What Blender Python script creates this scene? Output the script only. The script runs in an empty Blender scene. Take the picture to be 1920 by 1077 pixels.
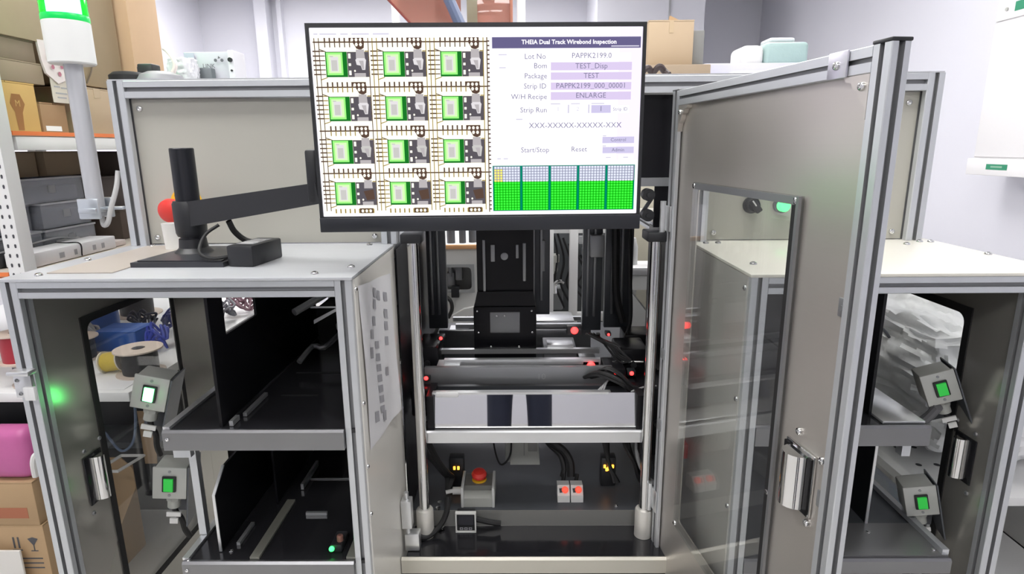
import bpy, bmesh, math, random
from mathutils import Vector, Matrix
random.seed(7)
S = bpy.context.scene
C = bpy.context.scene.collection
R = math.radians

# ------------------------------------------------------------------ camera
cam_d = bpy.data.cameras.new('camera')
cam = bpy.data.objects.new('camera', cam_d); C.objects.link(cam)
cam_d.sensor_width = 36.0
cam_d.lens = 36.0 * 1131.0 / 1920.0
cam_d.clip_start = 0.02
_m = Matrix.Rotation(R(0.66), 4, 'Z') @ Matrix.Rotation(R(90 - 13.1), 4, 'X') @ Matrix.Rotation(-0.0088, 4, 'Z')
cam.matrix_world = Matrix.Translation((0, 0, 1.45)) @ _m
S.camera = cam

# ------------------------------------------------------------------ world, exposure
w = bpy.data.worlds.new('world'); S.world = w; w.use_nodes = True
w.node_tree.nodes['Background'].inputs[0].default_value = (0.75, 0.80, 1.0, 1)
w.node_tree.nodes['Background'].inputs[1].default_value = 0.25
S.view_settings.view_transform = 'Standard'
S.view_settings.look = 'None'
S.view_settings.exposure = 0.20
S.view_settings.gamma = 1.0
S.view_settings.use_curve_mapping = False
LIGHT = 10.5          # strength of the ceiling panels

# ------------------------------------------------------------------ materials
MATS = {}
def mat(name, col, rough=0.5, metal=0.0, emit=None, es=0.0, noise=0.0, nscale=20.0, stretch=(1, 1, 1),
        bump=0.0, bscale=60.0, trans=0.0, coat=0.0, spec=0.5, rnoise=0.0, col2=None):
    if name in MATS: return MATS[name]
    m = bpy.data.materials.new(name); m.use_nodes = True
    nt = m.node_tree; b = nt.nodes['Principled BSDF']
    b.inputs['Base Color'].default_value = (*col, 1)
    b.inputs['Roughness'].default_value = rough
    b.inputs['Metallic'].default_value = metal
    b.inputs['Specular IOR Level'].default_value = spec
    b.inputs['Transmission Weight'].default_value = trans
    b.inputs['Coat Weight'].default_value = coat
    if emit:
        b.inputs['Emission Color'].default_value = (*emit, 1)
        b.inputs['Emission Strength'].default_value = es
    if noise or bump or rnoise or col2:
        tc = nt.nodes.new('ShaderNodeTexCoord'); mp = nt.nodes.new('ShaderNodeMapping')
        mp.inputs['Scale'].default_value = stretch
        nt.links.new(tc.outputs['Object'], mp.inputs['Vector'])
        n = nt.nodes.new('ShaderNodeTexNoise'); n.inputs['Scale'].default_value = nscale
        n.inputs['Detail'].default_value = 4
        nt.links.new(mp.outputs[0], n.inputs['Vector'])
        if noise or col2:
            mx = nt.nodes.new('ShaderNodeMix'); mx.data_type = 'RGBA'
            c2 = col2 if col2 else tuple(max(0, c * (1 - noise)) for c in col)
            c1 = col if col2 else tuple(min(1, c * (1 + noise)) for c in col)
            mx.inputs['A'].default_value = (*c1, 1); mx.inputs['B'].default_value = (*c2, 1)
            nt.links.new(n.outputs['Fac'], mx.inputs['Factor'])
            nt.links.new(mx.outputs['Result'], b.inputs['Base Color'])
        if rnoise:
            mr = nt.nodes.new('ShaderNodeMapRange')
            mr.inputs['To Min'].default_value = max(0.02, rough - rnoise); mr.inputs['To Max'].default_value = rough + rnoise
            nt.links.new(n.outputs['Fac'], mr.inputs['Value']); nt.links.new(mr.outputs[0], b.inputs['Roughness'])
        if bump:
            n2 = nt.nodes.new('ShaderNodeTexNoise'); n2.inputs['Scale'].default_value = bscale
            n2.inputs['Detail'].default_value = 5
            nt.links.new(mp.outputs[0], n2.inputs['Vector'])
            bp = nt.nodes.new('ShaderNodeBump'); bp.inputs['Strength'].default_value = bump
            bp.inputs['Distance'].default_value = 0.01
            nt.links.new(n2.outputs['Fac'], bp.inputs['Height']); nt.links.new(bp.outputs[0], b.inputs['Normal'])
    MATS[name] = m
    return m

def clear_mat(name, tint=(1, 1, 1), gl=0.06, rough=0.03, haze=0.0, hcol=(.8, .8, .85)):
    """thin clear sheet: transparent with a Fresnel gloss and a little haze"""
    if name in MATS: return MATS[name]
    m = bpy.data.materials.new(name); m.use_nodes = True
    nt = m.node_tree; nt.nodes.remove(nt.nodes['Principled BSDF'])
    out = nt.nodes['Material Output']
    tr = nt.nodes.new('ShaderNodeBsdfTransparent'); tr.inputs[0].default_value = (*tint, 1)
    df = nt.nodes.new('ShaderNodeBsdfDiffuse'); df.inputs[0].default_value = (*hcol, 1)
    gs = nt.nodes.new('ShaderNodeBsdfGlossy'); gs.inputs['Roughness'].default_value = rough
    lw = nt.nodes.new('ShaderNodeLayerWeight'); lw.inputs['Blend'].default_value = .5
    pw = nt.nodes.new('ShaderNodeMath'); pw.operation = 'POWER'; pw.inputs[1].default_value = 5
    nt.links.new(lw.outputs['Facing'], pw.inputs[0])
    fr = nt.nodes.new('ShaderNodeMath'); fr.operation = 'MULTIPLY_ADD'; fr.inputs[1].default_value = 1 - gl; fr.inputs[2].default_value = gl
    nt.links.new(pw.outputs[0], fr.inputs[0])
    m1 = nt.nodes.new('ShaderNodeMixShader'); m1.inputs[0].default_value = haze
    m2 = nt.nodes.new('ShaderNodeMixShader')
    nt.links.new(tr.outputs[0], m1.inputs[1]); nt.links.new(df.outputs[0], m1.inputs[2])
    nt.links.new(fr.outputs[0], m2.inputs[0]); nt.links.new(m1.outputs[0], m2.inputs[1]); nt.links.new(gs.outputs[0], m2.inputs[2])
    nt.links.new(m2.outputs[0], out.inputs[0])
    MATS[name] = m
    return m

def emis(name, col, s=1.0):
    if name in MATS: return MATS[name]
    m = bpy.data.materials.new(name); m.use_nodes = True
    nt = m.node_tree; nt.nodes.remove(nt.nodes['Principled BSDF'])
    e = nt.nodes.new('ShaderNodeEmission'); e.inputs[0].default_value = (*col, 1); e.inputs[1].default_value = s
    nt.links.new(e.outputs[0], nt.nodes['Material Output'].inputs[0])
    MATS[name] = m
    return m

ALU = mat('anodised_aluminium', (.62, .64, .665), .36, .60, noise=.03, nscale=40)
ALU2 = mat('bare_aluminium', (.74, .75, .76), .30, .8)
BEIGE = mat('beige_paint', (.455, .445, .395), .38, 0, noise=.02, nscale=6)
CREAM = mat('cream_paint', (.80, .78, .70), .28, 0, noise=.02, nscale=6)
GREYTOP = mat('grey_satin_plate', (.56, .575, .60), .32, .30, noise=.05, nscale=12, stretch=(1, 8, 1))
STEEL = mat('brushed_stainless', (.60, .565, .525), .38, .72, noise=.02, nscale=6, stretch=(.3, .3, 40))
STEELZ = mat('brushed_stainless_side', (.72, .70, .65), .34, .38, noise=.025, nscale=6, stretch=(.3, .3, 40))
STEELS = mat('satin_side_steel', (.82, .80, .745), .30, .05, noise=.02, nscale=6, stretch=(.3, .3, 40))
CHROME = mat('chrome', (.72, .72, .72), .08, 1.0)
MIRROR = mat('polished_steel', (.70, .70, .70), .02, 1.0)
DARK = mat('black_anodised', (.008, .008, .010), .32, .05, spec=.25, rnoise=.05, nscale=8)
DARKGLOSS = mat('black_gloss_plate', (.028, .028, .032), .14, .3, rnoise=.04, nscale=6)
DGREY = mat('dark_grey_plate', (.095, .102, .115), .36, .2, noise=.08, nscale=10)
GREYP = mat('grey_machined', (.29, .295, .305), .35, .6)
LIP = mat('satin_steel_lip', (.25, .25, .26), .28, .85)
SLOTM = mat('slot_face_grey', (.30, .305, .315), .45, .4)
STEELW = mat('smooth_stainless', (.60, .58, .53), .24, .72)
BLACKPL = mat('black_plastic', (.018, .019, .022), .42)
BLACKRUB = mat('black_rubber', (.012, .012, .013), .6)
WHITEP = mat('white_plastic', (.78, .78, .76), .4)
WHITEM = mat('white_painted_metal', (.80, .80, .80), .4)
GREYPL = mat('light_grey_plastic', (.43, .44, .41), .45)
CARD = mat('cardboard', (.47, .32, .18), .8, noise=.06, nscale=9)
CARD2 = mat('cardboard_pale', (.48, .365, .245), .8, noise=.05, nscale=9)
CARD3 = mat('cardboard_grey', (.33, .255, .18), .8, noise=.08, nscale=7)
CARDY = mat('cardboard_yellow', (.60, .38, .13), .75, noise=.05, nscale=7)
PAPER = mat('paper', (.82, .82, .84), .7)
INK = mat('print_ink', (.10, .10, .11), .7)
INKG = mat('print_grey', (.40, .40, .43), .7)
INKR = mat('print_red', (.42, .10, .06), .7)
REDP = mat('red_plastic', (.72, .045, .035), .35)
YELP = mat('yellow_plastic', (.85, .50, .03), .4)
GREENP = mat('green_rocker', (.02, .42, .05), .3, emit=(.03, .8, .08), es=.25)
GREENLIT = mat('green_rocker_lit', (.3, 1, .4), .3, emit=(.10, 1, .20), es=8)
GREENLIT2 = mat('green_lamp_lit', (.05, .6, .2), .3, emit=(.05, 1, .16), es=2.6)
REDLED = mat('red_led', (1, .05, .03), .3, emit=(1, .02, .02), es=7)
AMBERLED = mat('amber_led', (1, .4, .05), .3, emit=(1, .40, .03), es=4)
ORANGE = mat('orange_edge', (.85, .22, .06), .5)
CLEAR = clear_mat('clear_acrylic', (.93, .94, .93), .06, .02, .03)
CLEARBIN = clear_mat('clear_bin_plastic', (.70, .72, .76), .06, .12, .30, (.55, .57, .62))

# ------------------------------------------------------------------ mesh builder
class MB:
    def __init__(s): s.v = []; s.f = []; s.mi = []
    def add(s, vs, fs, mi=0):
        o = len(s.v); s.v += [Vector(p) for p in vs]
        s.f += [tuple(i + o for i in f) for f in fs]; s.mi += [mi] * len(fs); return s
    def box(s, x0, x1, y0, y1, z0, z1, mi=0):
        v = [(x0,y0,z0),(x1,y0,z0),(x1,y1,z0),(x0,y1,z0),(x0,y0,z1),(x1,y0,z1),(x1,y1,z1),(x0,y1,z1)]
        return s.add(v, [(0,3,2,1),(4,5,6,7),(0,1,5,4),(1,2,6,5),(2,3,7,6),(3,0,4,7)], mi)
    def rbox(s, x0, x1, y0, y1, z0, z1, r=.004, seg=2, mi=0):
        bm = bmesh.new(); bmesh.ops.create_cube(bm, size=1)
        for v in bm.verts:
            v.co = Vector((x0 + (v.co.x + .5) * (x1 - x0), y0 + (v.co.y + .5) * (y1 - y0), z0 + (v.co.z + .5) * (z1 - z0)))
        r = min(r, .49 * min(abs(x1-x0), abs(y1-y0), abs(z1-z0)))
        bmesh.ops.bevel(bm, geom=bm.edges[:], offset=r, segments=seg, affect='EDGES', profile=.5)
        bm.verts.index_update()
        s.add([v.co.copy() for v in bm.verts], [[v.index for v in f.verts] for f in bm.faces], mi); bm.free(); return s
    def prism(s, pts, axis, a, b, mi=0):
        """2-D polygon extruded along axis from a to b; x:(y,z) y:(x,z) z:(x,y)"""
        n = len(pts)
        def P(p, t):
            return (t, p[0], p[1]) if axis == 'x' else ((p[0], t, p[1]) if axis == 'y' else (p[0], p[1], t))
        vs = [P(p, a) for p in pts] + [P(p, b) for p in pts]
        fs = [tuple(range(n))[::-1], tuple(range(n, 2 * n))] + [(i, (i+1) % n, n + (i+1) % n, n + i) for i in range(n)]
        return s.add(vs, fs, mi)
    def ext(s, axis, c, a, b, sz, sz2=None, mi=0):
        """T-slot aluminium profile along axis, centred on c (two coordinates)"""
        h = sz / 2; h2 = (sz2 or sz) / 2; wv = sz * .125; d = sz * .26; k = sz * .035
        pts = []
        for r_ in range(4):
            ha, hb = (h, h2) if r_ % 2 == 0 else (h2, h)
            for (u, vv) in ((-ha + k, -hb), (-wv, -hb), (-wv, -hb + d), (wv, -hb + d), (wv, -hb), (ha - k, -hb)):
                for _ in range(r_): u, vv = -vv, u
                pts.append((c[0] + u, c[1] + vv))
        s.prism(pts, axis, a, b, mi)
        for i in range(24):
            if i % 6 in (1, 2, 3): s.mi[len(s.mi) - 24 + i] = 1      # slot faces get the darker grey
        return s
    def cyl(s, p0, p1, r0, r1=None, n=20, mi=0, caps=True):
        p0 = Vector(p0); p1 = Vector(p1); r1 = r0 if r1 is None else r1
        d = (p1 - p0).normalized(); a = d.orthogonal().normalized(); b = d.cross(a)
        vs = []
        for p, r in ((p0, r0), (p1, r1)):
            for i in range(n):
                t = 2 * math.pi * i / n; vs.append(p + a * r * math.cos(t) + b * r * math.sin(t))
        fs = [(i, (i+1) % n, n + (i+1) % n, n + i) for i in range(n)]
        if caps: fs += [tuple(range(n))[::-1], tuple(range(n, 2*n))]
        return s.add(vs, fs, mi)
    def lathe(s, base, axis, prof, n=24, mi=0):
        """prof: list of (radius, height) along axis from base"""
        base = Vector(base); d = Vector(axis).normalized(); a = d.orthogonal().normalized(); b = d.cross(a)
        vs = []
        for r, h in prof:
            for i in range(n):
                t = 2 * math.pi * i / n; vs.append(base + d * h + a * r * math.cos(t) + b * r * math.sin(t))
        fs = []
        for k in range(len(prof) - 1):
            for i in range(n): fs.append((k*n + i, k*n + (i+1) % n, (k+1)*n + (i+1) % n, (k+1)*n + i))
        fs += [tuple(range(n))[::-1], tuple(range((len(prof)-1)*n, len(prof)*n))]
        return s.add(vs, fs, mi)
    def tube(s, pts, r, n=8, smooth=6, mi=0):
        pts = [Vector(p) for p in pts]
        if smooth and len(pts) > 2:
            q = [pts[0] * 2 - pts[1]] + pts + [pts[-1] * 2 - pts[-2]]; out = []
            for i in range(1, len(q) - 2):
                for k in range(smooth):
                    t = k / smooth; a, b, c, d = q[i-1], q[i], q[i+1], q[i+2]
                    out.append(.5 * ((2*b) + (c-a)*t + (2*a-5*b+4*c-d)*t*t + (3*b-a-3*c+d)*t**3))
            out.append(pts[-1]); pts = out
        vs = []; up = None
        for i, p in enumerate(pts):
            d = (pts[min(i+1, len(pts)-1)] - pts[max(i-1, 0)]).normalized()
            if up is None: up = d.orthogonal().normalized()
            else: up = (up - d * up.dot(d)).normalized()
            b = d.cross(up)
            for k in range(n):
                t = 2 * math.pi * k / n; vs.append(p + up * r * math.cos(t) + b * r * math.sin(t))
        L = len(pts)
        fs = [(i*n + k, i*n + (k+1) % n, (i+1)*n + (k+1) % n, (i+1)*n + k) for i in range(L-1) for k in range(n)]
        fs += [tuple(range(n))[::-1], tuple(range((L-1)*n, L*n))]
        return s.add(vs, fs, mi)
    def holed(s, fn, o, h, r, w0, w1, n=5, mi=0):
        """plate o=(u0,u1,v0,v1) with a rounded hole h, thickness w0..w1; fn(u,v,w)->xyz"""
        hp = []; op = []
        for (cx, cy, ox, oy, a0) in ((h[1]-r, h[3]-r, o[1], o[3], 0), (h[0]+r, h[3]-r, o[0], o[3], 90),
                                     (h[0]+r, h[2]+r, o[0], o[2], 180), (h[1]-r, h[2]+r, o[1], o[2], 270)):
            for k in range(n + 1):
                t = R(a0 + 90 * k / n); hp.append((cx + r * math.cos(t), cy + r * math.sin(t))); op.append((ox, oy))
        N = len(hp); vs = []
        for wv in (w0, w1):
            vs += [fn(u, v, wv) for u, v in hp] + [fn(u, v, wv) for u, v in op]
        fs = []
        for i in range(N):
            j = (i + 1) % N
            same = op[i] == op[j]
            fs.append((i, j, N + j) if same else (i, j, N + j, N + i))
            fs.append((2*N + j, 2*N + i, 3*N + i) if same else (2*N + j, 2*N + i, 3*N + i, 3*N + j))
            fs.append((j, i, 2*N + i, 2*N + j))
            if not same: fs.append((N + i, N + j, 3*N + j, 3*N + i))
        return s.add(vs, fs, mi)
    def rot(s, ang, axis, piv, start=0):
        M = Matrix.Translation(piv) @ Matrix.Rotation(R(ang), 4, axis) @ Matrix.Translation(-Vector(piv))
        for i in range(start, len(s.v)): s.v[i] = M @ s.v[i]
        return s

ORG = {}
SPLIT = {'guide_strip', 'plate_screw', 'bolt_row', 'sensor_row', 'valves', 'top_tools', 'slot_mark', 'tower_rail', 'track_rail', 'conveyor_sill',
         'steel_rod', 'module_mark', 'pusher_knob', 'box_end', 'plate_frame', 'gripper', 'red_print', 'slot_nut', 'shelf_edge', 'hoses', 'pump',
         'wiring_loom', 'drag_chain', 'grey_wire', 'cable_tag', 'hinge_block', 'lead', 'clamp', 'module_knob', 'plate_edge', 'machine_body', 'window_trim', 'module_socket'}
def islands(mb):
    par = list(range(len(mb.v)))
    def find(a):
        while par[a] != a: par[a] = par[par[a]]; a = par[a]
        return a
    for f in mb.f:
        r0 = find(f[0])
        for i in f[1:]: par[find(i)] = r0
    out = {}
    for f, mi in zip(mb.f, mb.mi): out.setdefault(find(f[0]), []).append((f, mi))
    res = []
    for fs in out.values():
        ids = sorted({i for f, _ in fs for i in f}); ix = {a: b for b, a in enumerate(ids)}
        n = MB(); n.v = [mb.v[i] for i in ids]; n.f = [tuple(ix[i] for i in f) for f, _ in fs]; n.mi = [q for _, q in fs]; res.append(n)
    return res
def obj(name, mb, m, parent=None, local=False, smooth=True, kind=None):
    if name in SPLIT and parent is not None:
        lst = [obj_(name, q, m, parent, local, smooth, kind) for q in islands(mb)]
        return lst[0]
    return obj_(name, mb, m, parent, local, smooth, kind)
def obj_(name, mb, m, parent=None, local=False, smooth=True, kind=None):
    """link one mesh object; verts are in world coordinates, moved into the root's frame"""
    off = Vector((0, 0, 0))
    if parent is not None and not local: off = ORG.get(parent, off)
    me = bpy.data.meshes.new(name)
    me.from_pydata([v - off for v in mb.v], [], mb.f)
    for mm in (m if isinstance(m, (list, tuple)) else [m]): me.materials.append(mm)
    me.polygons.foreach_set('material_index', mb.mi)
    bm = bmesh.new(); bm.from_mesh(me); bmesh.ops.recalc_face_normals(bm, faces=bm.faces); bm.to_mesh(me); bm.free()
    if smooth:
        me.polygons.foreach_set('use_smooth', [True] * len(me.polygons)); me.set_sharp_from_angle(angle=R(32))
    me.update()
    o = bpy.data.objects.new(name, me); C.objects.link(o)
    if parent is not None:
        o.parent = parent; ORG[o] = ORG.get(parent, Vector((0, 0, 0)))
    if kind: o['kind'] = kind
    return o
def thing(name, label, cat, loc, group=None):
    o = bpy.data.objects.new(name, None); C.objects.link(o); o.empty_display_size = .05
    o.location = loc; ORG[o] = Vector(loc)
    return tag(o, label, cat, group)
def tag(o, label, cat, group=None):
    o['label'] = label; o['category'] = cat
    if group: o['group'] = group
    return o
def one(name, mb, m, label, cat, group=None):
    """a thing that is a single mesh, origin at its base"""
    xs = [v.x for v in mb.v]; ys = [v.y for v in mb.v]; zs = [v.z for v in mb.v]
    loc = Vector(((min(xs)+max(xs))/2, (min(ys)+max(ys))/2, min(zs)))
    for v in mb.v: v -= loc
    o = obj(name, mb, m); o.location = loc; ORG[o] = loc
    return tag(o, label, cat, group)
def struct(name, mb, m):
    o = obj(name, mb, m); o['kind'] = 'structure'; return o
def B(*a): return MB().box(*a)
def RB(*a, **k): return MB().rbox(*a, **k)

_screw = {}
def screws(parent, pts, axis, r=.006, m=None, name='screw'):
    """button-head screws sharing one mesh; axis = direction the head faces"""
    key = (round(r, 4), (m or CHROME).name)
    if key not in _screw:
        mb = MB().lathe((0,0,0), (0,0,1), [(r*1.0,0),(r,r*.25),(r*.85,r*.55),(r*.5,r*.75),(r*.42,r*.75),(r*.40,r*.35)], n=12)
        t = obj('screw', mb, m or CHROME); _screw[key] = t.data; bpy.data.objects.remove(t)
    q = Vector((0, 0, 1)).rotation_difference(Vector(axis))
    for p in pts:
        o = bpy.data.objects.new(name, _screw[key]); C.objects.link(o)
        o.parent = parent; o.location = Vector(p) - ORG.get(parent, Vector((0,0,0)))
        o.rotation_mode = 'QUATERNION'; o.rotation_quaternion = q

def text_mesh(mb, s, fn, u, v, size, w=0, align='CENTER', mi=0, bold=0.0):
    """lettering as flat mesh; fn(u,v,w) maps to space, u to the right, v up"""
    cu = bpy.data.curves.new('t', 'FONT'); cu.body = s; cu.size = size; cu.align_x = align; cu.align_y = 'CENTER'
    cu.offset = bold; cu.resolution_u = 2
    o = bpy.data.objects.new('t', cu); C.objects.link(o)
    dg = bpy.context.evaluated_depsgraph_get()
    me = bpy.data.meshes.new_from_object(o.evaluated_get(dg))
    mb.add([fn(u + p.co.x, v + p.co.y, w) for p in me.vertices], [tuple(f.vertices) for f in me.polygons], mi)
    bpy.data.objects.remove(o); bpy.data.curves.remove(cu); bpy.data.meshes.remove(me)

# ================================================================== THE ROOM
WALL = mat('wall_paint', (.72, .72, .785), .7, noise=.015, nscale=2)
FLOORM = mat('grey_epoxy_floor', (.68, .67, .64), .35, noise=.05, nscale=3, rnoise=.08)
CEILM = mat('ceiling_tile', (.80, .80, .80), .8, noise=.04, nscale=60)
XL, XR, YB, YN, ZC = -2.75, 2.10, 5.6, -2.6, 2.75
struct('floor', B(XL, XR, YN, YB, -.05, 0), FLOORM)
struct('ceiling', B(XL, XR, YN, YB, ZC, ZC + .05), CEILM)
struct('wall_left', B(XL - .08, XL, YN, YB, 0, ZC), WALL)
struct('wall_right', B(XR, XR + .08, YN, YB, 0, ZC), WALL)
struct('wall_back', B(XL - .08, XR + .08, YB, YB + .08, 0, ZC), WALL)
struct('wall_front', B(XL - .08, XR + .08, YN - .08, YN, 0, ZC), WALL)
# square column and a slim service duct standing against the back wall
struct('trim_1', B(.60, 1.40, 4.86, 5.6, 0, ZC), WALL)
struct('trim_2', MB().box(-2.22, -2.12, 5.46, 5.6, 0, ZC).box(-2.06, -2.02, 5.54, 5.6, 0, ZC), WALL)
struct('trim_3', B(1.13, 1.142, 4.848, 4.86, 0, ZC), mat('joint_grey', (.4, .4, .42), .7))
struct('baseboard_right', B(XR - .012, XR, YN, YB, 0, .1), mat('skirting', (.45, .45, .46), .5))

# ceiling panel lamps (out of the frame, they light the room and show in the metal)
DIFF = emis('lamp_diffuser', (1.0, .985, .97), LIGHT)
k = 0
for (lx, ly, where) in ((-1.35, -1.1, 'behind the photographer on the rack side'), (.0, -1.1, 'behind the photographer on the cabinet side'),
                 (-1.35, 1.1, 'above the front of the open loader'), (.45, 1.1, 'above the open machine door'),
                 (-1.35, 3.2, 'above the far end of the storage rack'), (.85, 2.7, 'above the far end of the unloader'),
                 (-1.75, 4.55, 'in the far corner by the white wall'), (-.35, 4.55, 'near the back wall in the middle')):
    t = thing('ceiling_light', 'flat white ceiling panel lamp ' + where, 'ceiling lamp', (lx, ly, ZC - .03), 'ceiling panel lamps')
    obj('lamp_frame', MB().holed(lambda u, v, w_, a=lx, b=ly: (a + u, b + v, ZC - .03 + w_), (-.62, .62, -.32, .32), (-.59, .59, -.29, .29), .005, 0, .03), WHITEM, t)
    obj('diffuser', B(lx - .59, lx + .59, ly - .29, ly + .29, ZC - .02, ZC - .012), DIFF, t)

# ================================================================== UPPER ENCLOSURE AND CENTRE BAY
mach = thing('inspection_machine', 'grey aluminium-framed inspection machine with beige upper panels, open centre bay and open door', 'machine', (.03, 1.9, 0))
P4 = .04
# uprights of the upper housing
for (x, y, z0) in ((-.96, 1.52, 1.214), (.985, 1.52, 1.214), (-.96, 2.33, 1.214), (.985, 2.33, 1.214)):
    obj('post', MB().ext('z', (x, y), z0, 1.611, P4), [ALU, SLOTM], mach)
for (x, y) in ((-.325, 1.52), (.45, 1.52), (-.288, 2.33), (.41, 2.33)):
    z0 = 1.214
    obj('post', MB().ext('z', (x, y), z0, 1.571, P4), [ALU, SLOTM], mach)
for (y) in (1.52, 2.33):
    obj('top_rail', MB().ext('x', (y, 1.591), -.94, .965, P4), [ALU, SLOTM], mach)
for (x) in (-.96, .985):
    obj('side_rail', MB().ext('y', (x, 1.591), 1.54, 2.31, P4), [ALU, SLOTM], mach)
obj('top_plate', B(-.978, 1.003, 1.502, 2.348, 1.6115, 1.6145), ALU2, mach)
pl = obj('upper_panel', B(-.939, -.346, 1.522, 1.526, 1.216, 1.570), BEIGE, mach)
screws(pl, [(-.921, 1.522, 1.548), (-.921, 1.522, 1.232), (-.365, 1.522, 1.232), (-.365, 1.522, 1.548)], (0, -1, 0), .0075)
pr_ = obj('upper_panel', B(.471, .964, 1.522, 1.526, 1.216, 1.570), BEIGE, mach)
screws(pr_, [(.940, 1.522, 1.545), (.940, 1.522, 1.234), (.492, 1.522, 1.234), (.492, 1.522, 1.545)], (0, -1, 0), .0075)
for (x0, x1) in ((-.968, -.962), (.987, .993)):
    obj('side_panel', B(x0, x1, 1.541, 2.309, 1.216, 1.570), BEIGE, mach)
# selector knob and lit green push button on the right panel
kn = obj('selector_knob', MB().lathe((.582, 1.522, 1.303), (0, -1, 0), [(.021, 0), (.021, .006), (.017, .008), (.016, .022), (.014, .024)], n=28), BLACKPL, mach)
kb = MB().rbox(.574, .590, 1.484, 1.500, 1.285, 1.322, r=.003); kb.rot(-38, 'Y', (.582, 1.49, 1.303)); obj('knob_grip', kb, BLACKPL, kn)
km = MB().box(.5805, .5835, 1.4832, 1.484, 1.304, 1.320); km.rot(-38, 'Y', (.582, 1.49, 1.303)); obj('pointer_mark', km, WHITEP, kn)
gb = obj('push_button', MB().lathe((.655, 1.522, 1.302), (0, -1, 0), [(.019, 0), (.019, .012), (.016, .014)], n=28), BLACKPL, mach)
obj('button_lens', MB().lathe((.655, 1.508, 1.302), (0, -1, 0), [(.0145, 0), (.0145, .012), (.012, .016), (.006, .018)], n=28), GREENLIT2, gb)
# red stop button with yellow collar on the left panel
es = obj('stop_collar', MB().lathe((-.835, 1.522, 1.318), (0, -1, 0), [(.040, 0), (.040, .003), (.034, .004)], n=36), YELP, mach)
tm = MB(); text_mesh(tm, 'EMERGENCY STOP', lambda u, v, w_: (-.835 + .0335 * math.sin(u / .0335), 1.5175 - w_, 1.318 + (.0335 + v) * math.cos(u / .0335) - 0), 0, 0, .008); obj('stop_lettering', tm, INK, es, smooth=False)
obj('stop_mushroom', MB().lathe((-.850, 1.518, 1.308), (-.08, -1, -.10), [(.013, 0), (.013, .028), (.028, .032), (.030, .040), (.028, .050), (.018, .056), (.006, .058)], n=32), REDP, es)

# black cover over the top of the bay, and the bar under it
obj('bay_cover', B(-.30, .428, 1.530, 1.534, 1.372, 1.570), DARK, mach)
obj('bay_crossbar', MB().box(-.30, .428, 1.508, 1.53, 1.352, 1.372), GREYP, mach)
for z in (1.282, 1.332): obj('roller', MB().cyl((.320, 1.49, z), (.320, 1.52, z), .015, n=24).cyl((.320, 1.484, z), (.320, 1.49, z), .006, n=12), BLACKPL, mach)
obj('roller_arm', MB().prism([(.300, 1.275), (.308, 1.272), (.345, 1.330), (.337, 1.334)], 'y', 1.521, 1.527), DGREY, mach)
obj('roller_plate', B(.338, .428, 1.512, 1.518, 1.25, 1.352), DARK, mach)
# bay linings
obj('bay_lining', B(-.312, -.309, 1.5, 2.31, .05, 1.20), DARK, mach)
obj('bay_lining', B(.430, .433, 1.5, 1.98, .05, 1.20), DARK, mach)
# bay floor, step and front lip
fl = obj('bay_floor', B(-.308, .429, 1.516, 2.31, .432, .450), DGREY, mach)
obj('floor_edge', B(-.308, .429, 1.5145, 1.516, .402, .450), mat('step_edge', (.36, .36, .34), .3, .5), fl)
st = obj('bay_step', B(-.300, .415, 1.383, 1.5145, .390, .401), DARKGLOSS, mach)
obj('step_lip', MB().prism([(1.372, .358), (1.383, .358), (1.383, .401), (1.378, .403), (1.372, .397)], 'x', -.312, .432), mat('lip_metal', (.62, .60, .53), .3, .7), st)
obj('bay_skirt', B(-.312, .432, 1.376, 1.380, .02, .357), DARK, mach)
screws(fl, [(.273, 1.533, .450), (-.28, 1.60, .45)], (0, 0, 1), .006)

# polished pillars either side of the bay
for (x) in (-.262, .338):
    pi = obj('polished_pillar', MB().cyl((x, 1.472, .402), (x, 1.472, 1.245), .0140, n=28), CHROME, mach)
    obj('pillar_collar', MB().lathe((x, 1.472, .402), (0, 0, 1), [(.0235, 0), (.0235, .078), (.0215, .082), (.0150, .083)], n=28), STEELZ, pi)
    obj('pillar_clamp', MB().rbox(x - .026, x + .026, 1.448, 1.52, 1.222, 1.246, r=.004), BLACKPL, pi)
# hinge blocks at the foot of the left pillar
obj('hinge_block', MB().rbox(-.312, -.285, 1.40, 1.43, .47, .55, r=.002).cyl((-.2985, 1.415, .43), (-.2985, 1.415, .57), .006).rbox(-.306, -.268, 1.402, 1.432, .403, .452, r=.002), ALU2, mach)
obj('bolt_row', MB().lathe((-.222, 1.50, .405), (0, 0, 1), [(.009, 0), (.009, .006), (.005, .007)]).lathe((-.232, 1.52, .452), (0, 0, 1), [(.007, 0), (.007, .005)]).lathe((-.230, 1.545, .452), (0, 0, 1), [(.007, 0), (.007, .006)]), CHROME, mach)

# middle shelf of the bay, polished plate and lip
ms = obj('bay_shelf', B(-.250, .352, 1.500, 1.60, .692, .702), GREYP, mach)
obj('shelf_lip', MB().prism([(1.488, .672), (1.4995, .672), (1.4995, .704), (1.492, .706), (1.488, .702)], 'x', -.250, .352), ALU2, ms)
mp = MB().box(-.230, .314, 1.510, 1.513, .706, .802); mp.rot(-8, 'X', (0, 1.51, .706)); obj('polished_plate', mp, MIRROR, ms)
obj('plate_frame', MB().box(-.250, -.231, 1.505, 1.60, .702, .80).box(.315, .335, 1.505, 1.60, .702, .80), DARK, ms)

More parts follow.
